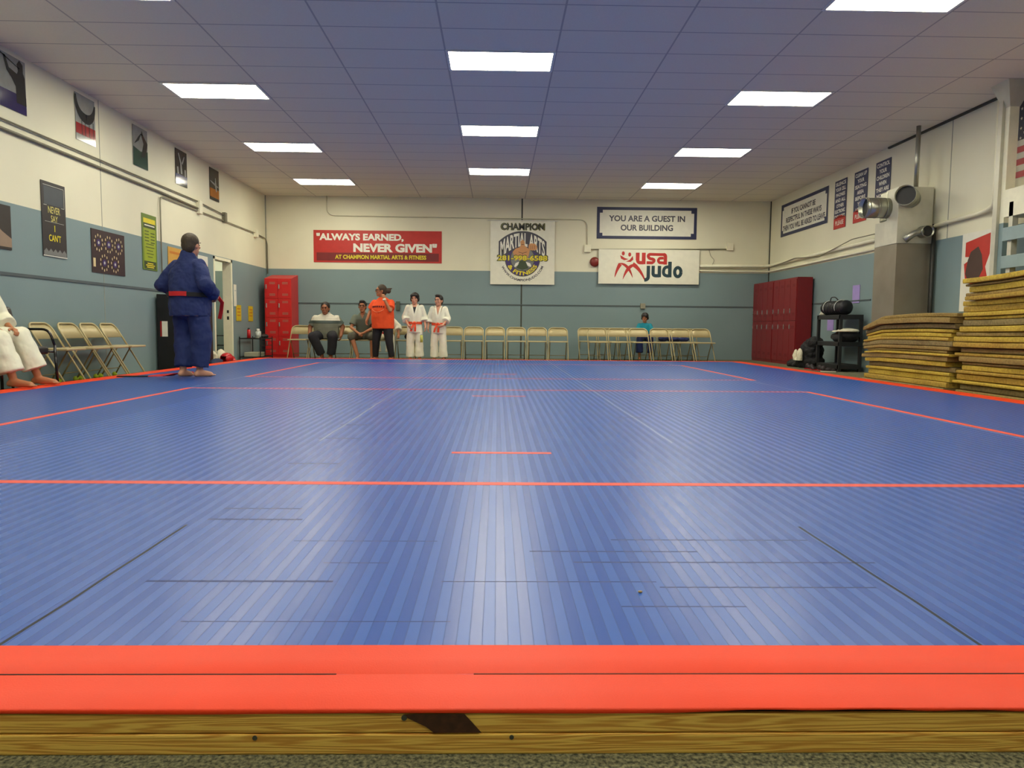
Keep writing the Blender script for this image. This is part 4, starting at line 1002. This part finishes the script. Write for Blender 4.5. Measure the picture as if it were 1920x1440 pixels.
def ribbon(pts, w, th, wdir=None):
    """flat band following 3D points"""
    bm = bmesh.new(); pts = [V(p) for p in pts]; n = len(pts); prev = None; rings = []
    for i, p in enumerate(pts):
        d = (pts[min(i+1, n-1)]-pts[max(0, i-1)]).normalized()
        wd = V(wdir[i] if isinstance(wdir, list) else (wdir or (0, 0, 1))); wd = (wd-d*wd.dot(d))
        wd = wd.normalized() if wd.length > 1e-5 else d.orthogonal().normalized(); nn = d.cross(wd)
        rings.append([bm.verts.new(p+wd*w/2*a+nn*th/2*b_) for a, b_ in ((-1, -1), (1, -1), (1, 1), (-1, 1))])
    for a, b_ in zip(rings, rings[1:]):
        for k in range(4): bm.faces.new((a[k], a[(k+1) % 4], b_[(k+1) % 4], b_[k]))
    bm.faces.new(rings[0][::-1]); bm.faces.new(rings[-1]); return bm
def figure(label, loc, rz, J, skin, hair, torso, top, bottom, s=1.0, head_yaw=0, head_tilt=0, hair_kind='short', vox=.0085,
           curl=(.5, .5), hn=None, name='person', hs=1.0, feet=True, leg_r=(.085, .058, .040), arm_r=(.046, .036, .027), group=None, glasses=False):
    t = thing(name, label, 'person', loc, rz, group)
    # ---- body: one continuous surface
    bm = bmesh.new()
    bl = [(z, cx, cy, max(.03, rx-.016), max(.03, ry-.016)) for z, cx, cy, rx, ry in torso]
    loft(bm, bl, 24)
    hd = V(J['head']); nk = V(J['neck'])
    rc(bm, nk-V((0, 0, .06*s)), hd-V((0, -.01, .05*hs)), .056*s, .050*hs, 14)
    Hm = Matrix.Translation(hd) @ Matrix.Rotation(head_yaw, 4, 'Z') @ Matrix.Rotation(head_tilt, 4, 'X') @ Matrix.Diagonal((hs, hs, hs, 1))
    hb = bmesh.new()
    ball(hb, (0, .012, .025), (.074, .093, .094), 20); ball(hb, (0, -.022, -.045), (.056, .064, .066), 16)
    ball(hb, (0, -.062, -.088), (.026, .024, .020), 10); ball(hb, (0, -.080, .038), (.048, .014, .012), 10)
    rc(hb, (0, -.082, .018), (0, -.098, -.018), .009, .013, 10); ball(hb, (0, -.083, -.056), (.024, .012, .010), 10)
    for sd in (-1, 1):
        ball(hb, (sd*.076, .012, -.005), (.009, .019, .030), 10); ball(hb, (sd*.038, -.068, -.012), (.020, .016, .018), 10)
    bmesh.ops.transform(hb, matrix=Hm, verts=hb.verts)
    me = bpy.data.meshes.new('tmp'); hb.to_mesh(me); hb.free(); bm.from_mesh(me); bpy.data.meshes.remove(me)
    for k, sd in (('L', 1), ('R', -1)):
        sh, el, wr = V(J['sh'+k]), V(J['el'+k]), V(J['wr'+k])
        sh = sh-V((0, 0, .026)); ball(bm, sh, .046*s, 14); rc(bm, sh, el, arm_r[0]*s, arm_r[1]*s); rc(bm, el, wr, arm_r[1]*s, arm_r[2]*s)
        nrm = (hn or {}).get(k, (-sd, 0, 0)); dd = (hn or {}).get('d'+k, wr-el)
        hand(bm, wr, dd, nrm, s, sd*(hn or {}).get('s'+k, 1), curl[0 if k == 'L' else 1])
        hp, kn, an, to = V(J['hip'+k]), V(J['kn'+k]), V(J['an'+k]), V(J['to'+k])
        rc(bm, hp, kn, leg_r[0]*s, leg_r[1]*s, 16); rc(bm, kn, an, leg_r[1]*s, leg_r[2]*s, 16)
        cf = kn*.68+an*.32; dn = (an-kn).normalized(); ball(bm, cf+V((0, .012*s, 0)), (.050*s, .052*s, .085*s), 12)
        if feet: foot(bm, an, to, s)
    body = blob('body', bm, skin, t, vox, 2)
    # ---- face and hair
    for sd in (-1, 1):
        e = ball(bmesh.new(), (sd*.031, -.0795, .014), (.013, .006, .007), 10); bmesh.ops.transform(e, matrix=Hm, verts=e.verts); link('eye', e, M_eye, t, True)
        e = ball(bmesh.new(), (sd*.032, -.088, .038), (.020, .005, .0045), 8); bmesh.ops.transform(e, matrix=Hm, verts=e.verts); link('eyebrow', e, hair, t, True)
    e = ball(bmesh.new(), (0, -.0935, -.056), (.022, .005, .006), 8); bmesh.ops.transform(e, matrix=Hm, verts=e.verts); link('mouth', e, M_lip, t, True)
    hb = bmesh.new(); ball(hb, (0, .022, .042), (.085, .093, .089), 22); ball(hb, (0, .055, .0), (.074, .058, .085), 16)
    if hair_kind == 'mop':
        ball(hb, (0, .018, .052), (.093, .098, .092), 20)
        for k in range(5): ball(hb, (-.055+.027*k, -.060, .072), (.026, .030, .030), 10)
        for sd in (-1, 1): ball(hb, (sd*.078, .02, -.0), (.020, .045, .050), 10)
    if hair_kind == 'curly':
        for k in range(26):
            a, e_ = random.uniform(0, 2*PI), random.uniform(.15, 1.4); ball(hb, (.085*math.cos(a)*math.cos(e_), .02+.09*math.sin(a)*math.cos(e_), .05+.085*math.sin(e_)), .027, 8)
    if hair_kind == 'quiff': ball(hb, (.0, -.045, .105), (.06, .045, .030), 12)
    if hair_kind == 'bun':
        rc(hb, (0, .08, .01), (0, .15, .0), .045, .050, 12); rc(hb, (0, .14, .03), (.02, .21, .05), .030, .012, 10); ball(hb, (0, .06, -.04), (.06, .055, .05), 12)
    bmesh.ops.transform(hb, matrix=Hm, verts=hb.verts); blob('hair', hb, hair, t, .008, 2, .006, .02)
    if glasses:
        g_ = bmesh.new()
        for sd in (-1, 1): tube(g_, [(sd*.032+.022*math.cos(a), -.098, .012+.016*math.sin(a)) for a in [2*PI*k/12 for k in range(13)]], .0025, 5); tube(g_, [(sd*.054, -.096, .014), (sd*.079, .01, .010)], .0025, 5)
        bmesh.ops.transform(g_, matrix=Hm, verts=g_.verts); link('glasses', g_, M_black, t)
    return t
def sleeve(bm, sh, el, wr, r0, r1, r2, frac):
    sh, el, wr = V(sh), V(el), V(wr); e = el+(wr-el)*frac
    sh = sh-V((0, 0, .022)); rc(bm, sh, el, r0, r1, 18); d_ = (e-el).normalized(); cyl(bm, el, e, r1, r2, 18)
def shirt(t, torso, J, m, r=(.075, .070), frac=.75, vox=.011, disp=.010, s=1, name='t_shirt', neck=None):
    bm = bmesh.new(); loft(bm, torso, 30)
    for k in 'LR':
        sh, el = V(J['sh'+k]), V(J['el'+k]); sh = sh-V((0, 0, .025)); rc(bm, sh, sh+(el-sh)*frac*.6, r[0], r[1], 18); cyl(bm, sh+(el-sh)*frac*.5, sh+(el-sh)*frac, r[1], r[1]*1.02, 18)
    o = blob(name, bm, m, t, vox, 4, disp, .13)
    if neck: cut(o, neck)
    return o
def gi_jacket(t, torso, J, m, s=1, r=(.080, .078, .098), frac=.55, vneck=None, vox=.012, disp=.014):
    bm = bmesh.new(); loft(bm, torso, 32)
    for k in 'LR': sleeve(bm, J['sh'+k], J['el'+k], J['wr'+k], r[0]*s, r[1]*s, r[2]*s, frac)
    o = blob('gi_jacket', bm, m, t, vox, 4, disp, .12)
    if vneck:
        z0, k_ = vneck
        cut(o, lambda c: c.y < torso[-1][2]-.01 and c.z > z0 and abs(c.x) < min(.085, k_*(c.z-z0)))
    return o
def lapels(t, torso, m, z0, zt, zb, xs, s=1):
    for sd in (-1, 1):
        pts, wd = [], []
        for i in range(13):
            u = i/12; z = zt+(zb-zt)*u; x = sd*(xs*(1-u)-.05*s*u) if u < .999 else -sd*.05*s
            x = sd*xs*(1-u*1.35)
            pts.append((x, torso_surf(torso, x, z)-.010-.003*(sd > 0), z)); wd.append((sd*1.0, 0, .5))
        link('lapel', ribbon(pts, .045*s, .012, wd), m, t)
def belt_arc(cx, cy, rx, ry, z, h, a0, a1, m, t, name='belt', tilt=0):
    pts = [(cx+rx*math.cos(a), cy+ry*math.sin(a), z+tilt*math.sin(a)) for a in [a0+(a1-a0)*i/40 for i in range(41)]]
    return link(name, ribbon(pts, h, .010, (0, 0, 1)), m, t)
def pants(t, J, m, hipr, kner, hemr, s=1, name='trousers', frac=1.0, hips=None, vox=.012, disp=.014, dy=0):
    bm = bmesh.new()
    for k in 'LR':
        hp, kn, an = V(J['hip'+k]), V(J['kn'+k]), V(J['an'+k]); e = kn+(an-kn)*frac
        rc(bm, hp, kn, hipr, kner, 18)
        if frac > 0: cyl(bm, kn, e, kner, hemr, 18); ball(bm, kn, kner, 16); 
    if hips:
        for c, r in hips: ball(bm, c, r, 18)
    o = blob(name, bm, m, t, vox, 3, disp, .12)
    return o
def stand(h, spread=.10, sh=.18):
    s = h/1.75
    J = dict(head=(0, -.015*s, 1.60*s), neck=(0, .01*s, 1.45*s))
    for k, d in (('L', 1), ('R', -1)):
        J['sh'+k] = (d*sh*s, .01*s, 1.42*s); J['el'+k] = (d*(sh+.06)*s, .02*s, 1.13*s); J['wr'+k] = (d*(sh+.07)*s, -.06*s, .90*s)
        J['hip'+k] = (d*.09*s, 0, .92*s); J['kn'+k] = (d*spread*s, -.015*s, .50*s); J['an'+k] = (d*spread*1.05*s, .02*s, .10*s); J['to'+k] = (d*(spread*1.05+.03)*s, -.17*s, .03*s)
    return J, s
# ---- man in the blue gi, seen from behind, tying his belt
h = 1.80; J, s = stand(h, .11, .20)
J['head'] = (-.02, -.03, 1.655); J['neck'] = (0, 0, 1.50)
J['shL'] = (.19, .02, 1.415); J['shR'] = (-.19, .02, 1.415); J['elL'] = (.36, .10, 1.16); J['elR'] = (-.36, .08, 1.16)
J['wrL'] = (.16, -.24, 1.02); J['wrR'] = (-.24, -.21, 1.01)
J['hipL'] = (.11, 0, .90); J['hipR'] = (-.11, 0, .90); J['knL'] = (.12, -.02, .50); J['knR'] = (-.14, -.05, .50); J['anL'] = (.09, .05, .10); J['anR'] = (-.11, -.03, .10)
J['toL'] = (.11, -.13, .025); J['toR'] = (-.16, -.22, .025)
tor = [(.77, 0, .0, .265, .22), (.90, 0, 0, .265, .235), (1.04, 0, -.01, .262, .24), (1.18, 0, -.01, .27, .235), (1.30, 0, 0, .265, .20), (1.40, 0, .01, .225, .16), (1.47, 0, .015, .15, .115), (1.53, 0, .015, .10, .09), (1.56, 0, .015, .085, .078)]
man = figure('person in a blue gi standing on the mat, seen from behind, tying a belt', (-3.90, 9.42, .0832), math.radians(155), J, SK1, H_br, tor, None, None,
             s=1.04, head_yaw=math.radians(12), hs=1.22, vox=.0085, curl=(.9, .9), hn={'L': (-1, .3, 0), 'R': (1, .3, 0), 'dL': (-.8, -.5, -.3), 'dR': (.8, -.5, -.3)}, hair_kind='short')
bm = bmesh.new(); loft(bm, tor, 32)
for k in 'LR': sleeve(bm, J['sh'+k], J['el'+k], J['wr'+k], .092, .092, .080, .78)
rc(bm, (0, .02, 1.48), (0, .02, 1.55), .085, .08, 16)
blob('gi_jacket', bm, GI_b, man, .010, 3, .034, .10)
pants(man, J, GI_b, .135, .128, .105, hips=[((0, 0, .86), (.22, .19, .14))], frac=.93, disp=.034)
belt_arc(0, -.01, .278, .256, 1.03, .052, .69*PI, 1.1*PI, M_kbelt, man, 'belt', .01)
belt_arc(0, -.01, .280, .258, 1.035, .056, .40*PI, .70*PI, M_rbelt, man, 'belt', .01)
belt_arc(0, -.01, .278, .256, 1.03, .052, -.9*PI, .42*PI, M_kbelt, man, 'belt', .01)
link('belt', ribbon([(-.20, -.27, 1.02), (-.24, -.30, .95), (-.22, -.30, .84), (-.20, -.29, .74)], .05, .008, (1, .3, 0)), M_rbelt, man)
for x, y in ((-.12, -.19), (.05, -.21)): pass
o = link('belt', ribbon([(-4.02, 9.78, .105), (-4.10, 9.72, .125), (-4.20, 9.60, .10), (-4.32, 9.48, .092), (-4.42, 9.36, .09), (-4.62, 9.30, .09), (-4.74, 9.28, .09)], .05, .007, (.5, .6, .05)), M_rbelt)
tag(o, 'red and black belt trailing on the mat behind the person in the blue gi', 'belt')
link('black_end', ribbon([(-4.42, 9.355, .091), (-4.62, 9.295, .091), (-4.765, 9.275, .091)], .053, .010, (.1, .6, .05)), M_kbelt, o)

# ---- woman in the orange t-shirt
h = 1.64; J, s = stand(h, .16, .20)
J['shR'] = (-.20, .0, 1.27); J['elR'] = (-.30, -.02, 1.06); J['wrR'] = (-.30, -.16, .88)
J['shL'] = (.20, 0, 1.27); J['elL'] = (.27, -.16, 1.08); J['wrL'] = (.13, -.17, 1.33)
J['head'] = (-.03, -.03, 1.50); J['neck'] = (0, 0, 1.35)
for k, d in (('L', 1), ('R', -1)): J['hip'+k] = (d*.11, 0, .80); J['kn'+k] = (d*.16, -.02, .44); J['an'+k] = (d*.20, .02, .09); J['to'+k] = (d*.22, -.16, .025)
tor = [(.70, 0, 0, .245, .19), (.82, 0, 0, .25, .205), (.95, 0, -.01, .25, .215), (1.08, 0, -.015, .245, .21), (1.18, 0, -.01, .235, .19), (1.26, 0, 0, .205, .15), (1.32, 0, 0, .14, .11), (1.36, 0, .0, .09, .08)]
w = figure('person in an orange t-shirt and black leggings standing with one hand raised to the face', (-2.44, 15.75, 0), math.radians(-22), J, SK2, H_br, tor, None, None, s=.95,
           head_yaw=math.radians(-52), hs=1.08, hair_kind='bun', curl=(.9, .6), hn={'L': (-.6, .4, .2), 'R': (1, 0, 0), 'dL': (-.25, .1, 1), 'dR': (0, -.3, -1)}, arm_r=(.055, .042, .030), glasses=True)
M_or = mat('orange_cotton', (238, 84, 32), .85, bump=.4, bscale=9)
shirt(w, tor, J, M_or, (.078, .088), .72, disp=.016, neck=None)
pants(w, J, mat('black_leggings', (22, 22, 26), .7), .125, .085, .062, hips=[((0, 0, .78), (.22, .18, .12))], frac=.97, name='leggings', disp=.008)
pr = bmesh.new()
for i in range(7):
    x = -.13+.043*i; z = 1.165-.5*(x*x)*.9; y = torso_surf(tor, x, z)-.012
    box(pr, x-.013, x+.013, y-.002, y+.008, z-.018, z+.018)
link('chest_print', pr, mat('maroon_print_ink', (110, 30, 30), .7), w); 
link('chest_print', ribbon([(x, torso_surf(tor, x, 1.05+2.9*x*x)-.014, 1.05+2.9*x*x) for x in [-.14+.28*i/14 for i in range(15)]], .012, .006, (0, 0, 1)), mat('pale_orange_ink', (244, 140, 96), .7), w)
wl = V(J['wrL']); link('wristwatch', cyl(bmesh.new(), wl+V((.012, 0, -.035)), wl+V((0, 0, -.002)), .036, .036, 16), mat('white_strap', (245, 240, 215), .3), w, True)

# ---- two boys in white gi
def boy(label, x, y, h, rz, yaw, hair_kind, arms, undershirt, hair):
    J, s = stand(h, .115, .165)
    for k, d in (('L', 1), ('R', -1)): J['el'+k], J['wr'+k] = arms[k]
    J['to'+'L'] = (.17*s, -.14*s, .025); J['toR'] = (-.17*s, -.14*s, .025)
    tor = [(.74*s, 0, 0, .20*s, .15*s), (.86*s, 0, 0, .185*s, .145*s), (1.0*s, 0, 0, .165*s, .135*s), (1.16*s, 0, -.005, .18*s, .14*s), (1.30*s, 0, 0, .185*s, .13*s), (1.38*s, 0, .0, .155*s, .11*s), (1.44*s, 0, .0, .10*s, .085*s), (1.49*s, 0, .01, .072*s, .065*s)]
    t = figure(label, (x, y, 0), rz, J, SK1, hair, tor, None, None, s=s*1.02, head_yaw=yaw, hs=1.04, hair_kind=hair_kind, curl=(.6, .6),
               hn={'L': (-1, .2, 0), 'R': (1, .2, 0), 'dL': arms['dL'], 'dR': arms['dR']}, group='boys in white gi')
    gi_jacket(t, tor, J, GI_w, s, (.074, .076, .105), .42, vneck=(1.14*s if not undershirt else 1.22*s, .36))
    lapels(t, tor, GI_w, 0, 1.47*s, 1.0*s, .085*s, s)
    if undershirt:
        link('undershirt', ribbon([(0, torso_surf(tor, 0, z*s)+.012, z*s) for z in (1.20, 1.30, 1.40)], .09*s, .004, (1, 0, 0)), M_black, t)
    pants(t, J, GI_w, .105*s, .100*s, .112*s, hips=[((0, 0, .84*s), (.17*s, .13*s, .12*s))], frac=.93, disp=.02)
    belt_arc(0, 0, .182*s, .152*s, .995*s, .052, 0, 2*PI, M_obelt, t)
    yb = torso_surf(tor, 0, 1.0*s)-.02
    link('belt_knot', ball(bmesh.new(), (0, yb-.01, .995*s), (.038, .022, .032), 12), M_obelt, t, True)
    for sd in (-1, 1):
        link('belt_tail', ribbon([(sd*.01, yb-.015, .98*s), (sd*.035-.015, yb-.035, .88*s), (sd*.045-.03, yb-.03, .78*s)], .042, .007, (1, 0, 0)), M_obelt, t)
    return t
s1 = 1.46/1.75
boy('taller person in a white gi with an orange belt and a mop of dark hair', -1.76, 15.72, 1.455, .05, -.15, 'mop',
    {'L': ((.25*s1, .02, 1.14*s1), (.275*s1, -.06, .90*s1)), 'R': ((-.26*s1, .02, 1.14*s1), (-.14*s1, -.19, .92*s1)), 'dL': (.05, -.1, -1), 'dR': (.5, -.3, -.8)}, True, H_bk)
s2 = 1.42/1.75
boy('shorter person in a white gi with an orange belt and a short dark quiff', -1.25, 15.72, 1.42, -.08, -.35, 'quiff',
    {'L': ((.25*s2, -.02, 1.14*s2), (.14*s2, -.20, .96*s2)), 'R': ((-.26*s2, .02, 1.12*s2), (-.27*s2, -.05, .90*s2)), 'dL': (-.8, -.4, -.4), 'dR': (-.05, -.1, -1)}, False, H_bk)
t = thing('water_bottle', 'small yellow-green bottle hanging beside the leg of the taller boy', 'bottle', (-1.60, 15.55, 0))
link('body', cyl(bmesh.new(), (0, 0, .42), (0, 0, .57), .028, .028, 14), mat('yellow_green_plastic', (196, 200, 90), .3), t, True); link('cap', cyl(bmesh.new(), (0, 0, .57), (0, 0, .60), .014, .012, 12), M_white, t, True)

# ---- seated people
def seat_pose(s, kx=.14, ax=.12, lean=0, seat=.455, ky=-.38, sh=.18, back=.05, ay=-.36):
    pz = seat+.10*s
    J = dict(neck=(0, back-.01+lean*.9, pz+.56*s), head=(0, back-.04+lean*1.15, pz+.72*s))
    for k, d in (('L', 1), ('R', -1)):
        J['sh'+k] = (d*sh*s, back+lean*.85, pz+.49*s); J['hip'+k] = (d*.095*s, back, pz)
        J['kn'+k] = (d*kx, ky, max(seat+.06, .40*s+.10)); J['an'+k] = (d*ax, ay, .10); J['to'+k] = (d*(ax+.02), ay-.19*s, .028)
    return J, pz
# large man in the striped shirt
J, pz = seat_pose(1.0, .22, .14, -.10, sh=.23, ky=-.36, ay=-.22)
J['head'] = (0, -.11, 1.125); J['neck'] = (0, -.06, 1.0); J['shL'] = (.23, -.03, .93); J['shR'] = (-.23, -.03, .93)
J['elL'] = (.36, .0, .73); J['elR'] = (-.36, .0, .73); J['wrL'] = (.345, -.14, .53); J['wrR'] = (-.345, -.14, .53)
J['anR'] = (-.06, -.20, .10); J['toR'] = (-.08, -.38, .03); J['anL'] = (.15, -.26, .10); J['toL'] = (.17, -.44, .03)
tor = [(.47, 0, .05, .25, .18), (.58, 0, .03, .275, .22), (.70, 0, .0, .285, .235), (.82, 0, -.03, .28, .22), (.88, 0, -.04, .28, .18), (.94, 0, -.04, .25, .15), (.985, 0, -.045, .17, .11), (1.02, 0, -.045, .11, .09), (1.04, 0, -.045, .09, .08)]
t = figure('person in a white and grey striped polo seated with hands on the chair edges', (-3.80, 16.44, 0), 0, J, SK3, H_bk, tor, None, None, s=1.05, hs=1.2, head_tilt=.05,
           hn={'L': (-1, 0, 0), 'R': (1, 0, 0), 'dL': (-.1, -.35, -1), 'dR': (.1, -.35, -1)}, curl=(.9, .9), arm_r=(.062, .050, .034))
m, N, L, b = node_mat('striped_polo')
g = N.new('ShaderNodeTexCoord'); sx = N.new('ShaderNodeSeparateXYZ'); L.new(g.outputs['Object'], sx.inputs[0]); z_ = sx.outputs['Z']
fine = mth(N, L, 'GREATER_THAN', mth(N, L, 'MODULO', z_, .030), .022)
c = mixc(N, L, fine, lin((228, 224, 204)), lin((150, 140, 130)))
c = mixc(N, L, mth(N, L, 'GREATER_THAN', mth(N, L, 'ADD', mth(N, L, 'ABSOLUTE', sx.outputs['X']), mth(N, L, 'MULTIPLY', z_, .35)), .625), c, lin((120, 126, 108)))
c = mixc(N, L, mth(N, L, 'LESS_THAN', z_, .865), c, lin((76, 88, 82)))
c = mixc(N, L, mth(N, L, 'LESS_THAN', z_, .80), c, lin((128, 132, 114)))
c = mixc(N, L, mth(N, L, 'LESS_THAN', z_, .70), c, lin((140, 144, 124)))
L.new(c, b.inputs['Base Color']); b.inputs['Roughness'].default_value = .85
shirt(t, tor, J, m, (.085, .082), .78, disp=.012, name='polo_shirt')
pants(t, J, mat('charcoal_trousers', (34, 34, 40), .85, bump=.4, bscale=9), .125, .105, .095, hips=[((0, .06, .56), (.24, .19, .105))], frac=.92, disp=.014)
# young man in the grey t-shirt
J, pz = seat_pose(.98, .20, .10, -.20, ky=-.38)
J['head'] = (0, -.18, 1.175); J['neck'] = (0, -.13, 1.04); J['shL'] = (.175, -.10, .955); J['shR'] = (-.175, -.10, .955)
J['elL'] = (.24, -.20, .72); J['elR'] = (-.25, -.20, .72); J['wrL'] = (.06, -.40, .60); J['wrR'] = (-.06, -.40, .60)
J['knR'] = (-.20, -.40, .52); J['anR'] = (-.07, -.42, .10); J['toR'] = (-.07, -.60, .03); J['knL'] = (.24, -.36, .52); J['anL'] = (.22, -.30, .10); J['toL'] = (.24, -.48, .03)
tor = [(.47, 0, .06, .17, .14), (.60, 0, .03, .175, .145), (.75, 0, -.03, .18, .135), (.90, 0, -.09, .185, .13), (.97, 0, -.10, .16, .11), (1.02, 0, -.12, .10, .085), (1.05, 0, -.125, .075, .07)]
t = figure('person in a grey t-shirt and shorts seated leaning forward, arms on the thighs', (-2.97, 16.46, 0), 0, J, SK2, H_bk, tor, None, None, s=.98, hs=1.1, hair_kind='quiff', glasses=True,
           hn={'L': (0, .2, -1), 'R': (0, .2, -1), 'dL': (-.8, -.5, -.1), 'dR': (.8, -.4, -.2)}, curl=(.8, .8))
o = shirt(t, tor, J, mat('grey_cotton', (104, 112, 96), .85, bump=.4, bscale=9), (.080, .076), .72, disp=.010)
cut(o, lambda c: c.y < -.13 and c.z > .92 and abs(c.x) < .38*(c.z-.92))
pants(t, J, mat('grey_shorts', (90, 88, 74), .85), .105, .095, .09, hips=[((0, .05, .53), (.17, .15, .09))], frac=0, name='shorts')
# child in a white gi, mostly hidden behind the woman
J, pz = seat_pose(.78, .16, .14, -.06, ky=-.30, ay=-.30)
J['elL'] = (.29, -.05, .74); J['wrL'] = (.33, -.22, .56); J['elR'] = (-.19, -.06, .72); J['wrR'] = (-.14, -.26, .58)
z0 = pz
tor = [(.48, 0, .05, .16, .14), (pz+.1, 0, .04, .155, .13), (pz+.22, 0, .0, .15, .12), (pz+.34, 0, -.01, .155, .11), (pz+.40, 0, -.01, .13, .09), (pz+.44, 0, -.01, .06, .055)]
t = figure('person in a white gi seated mostly hidden behind the standing orange t-shirt', (-2.50, 16.46, 0), 0, J, SK2, H_bk, tor, None, None, s=.80, hs=.90, hair_kind='mop',
           hn={'L': (0, 0, -1), 'R': (0, 0, -1), 'dL': (0, -.9, -.5), 'dR': (0, -.9, -.5)}, curl=(.7, .7))
gi_jacket(t, tor, J, GI_w, .8, (.09, .10, .10), .45)
pants(t, J, GI_w, .095, .09, .10, hips=[((0, .05, .53), (.15, .14, .09))], frac=.8)
belt_arc(0, .03, .165, .145, .60, .045, 0, 2*PI, M_rbelt, t)
# child in teal
J, pz = seat_pose(.66, .12, .10, -.03, ky=-.26, ay=-.30)
J['elL'] = (.18, -.02, .66); J['wrL'] = (.10, -.20, .60); J['elR'] = (-.18, -.02, .66); J['wrR'] = (-.10, -.20, .60)
J['anL'] = (.12, -.28, .12); J['anR'] = (-.12, -.28, .12); J['toL'] = (.12, -.40, .05); J['toR'] = (-.12, -.40, .05)
tor = [(.47, 0, .05, .14, .12), (pz+.1, 0, .04, .135, .11), (pz+.20, 0, .02, .135, .10), (pz+.29, 0, .02, .14, .095), (pz+.335, 0, .02, .12, .08), (pz+.37, 0, .02, .05, .05)]
t = figure('person in a teal t-shirt and blue trousers seated behind the right row of folding chairs', (3.46, 17.19, 0), -.15, J, SK2, H_bk, tor, None, None, s=.70, hs=.92, hair_kind='mop', head_yaw=-.25, head_tilt=.2,
           hn={'L': (0, .3, -1), 'R': (0, .3, -1), 'dL': (-.8, -.4, -.1), 'dR': (.8, -.4, -.1)}, curl=(.7, .7))
shirt(t, tor, J, mat('teal_cotton', (24, 138, 158), .85, bump=.4, bscale=9), (.060, .062), .8, disp=.008)
pants(t, J, GI_b, .085, .075, .085, hips=[((0, .05, .53), (.13, .12, .075))], frac=.82)
heap('folded_gi', 'blue gi lying across the rear chairs beside the child in teal', 'gi jacket', (4.03, 17.15, .455), [((-.13, 0, .07), (.12, .14, .08)), ((.12, .02, .05), (.18, .12, .06)), ((.36, .02, .05), (.12, .10, .06))], GI_b, disp=.03)
heap('bag', 'dark bag on the chair seat behind the taller boy', 'bag', (-1.98, 16.42, .455), [((0, 0, .07), (.09, .10, .08)), ((.03, -.05, .1), (.05, .05, .05))], bpy.data.materials['black_jacket'])

# ---- person in white gi in the armchair at the left edge
J, pz = seat_pose(1.0, .20, .12, -.06, seat=.49, ky=-.30, ay=-.38, sh=.19)
J['head'] = (0, .03, 1.28); J['neck'] = (0, .04, 1.14)
J['shL'] = (.19, .04, 1.06); J['shR'] = (-.19, .04, 1.06); J['elL'] = (.27, -.02, .80); J['wrL'] = (.17, -.20, .68); J['elR'] = (-.27, 0, .80); J['wrR'] = (-.14, -.20, .68)
J['knL'] = (.21, -.26, .61); J['anL'] = (.26, -.40, .17); J['toL'] = (.26, -.62, .115); J['knR'] = (-.14, -.27, .58); J['anR'] = (-.14, -.40, .16); J['toR'] = (-.16, -.63, .115)
tor = [(.50, 0, .08, .20, .17), (.62, 0, .07, .195, .165), (.78, 0, .06, .19, .15), (.94, 0, .05, .20, .145), (1.06, 0, .04, .18, .11), (1.13, 0, .04, .08, .07)]
t = figure('person in a white gi seated barefoot in the black armchair, cropped by the left edge', (-5.33, 7.70, 0), PI/2, J, SK2, H_bk, tor, None, None, s=1.0, vox=.0085,
           hn={'L': (-.2, .2, -1), 'R': (.2, .2, -1), 'dL': (-.5, -1, -.15), 'dR': (.5, -1, -.15)}, curl=(.7, .6), leg_r=(.085, .058, .036))
gi_jacket(t, tor, J, GI_w, 1.0, (.095, .095, .095), .62, vneck=(.90, .34)); lapels(t, tor, GI_w, 0, 1.12, .72, .085)
pants(t, J, GI_w, .115, .098, .125, hips=[((0, .08, .58), (.21, .18, .10))], frac=.80, disp=.03)
belt_arc(0, .065, .205, .178, .70, .05, 0, 2*PI, M_kbelt, t)
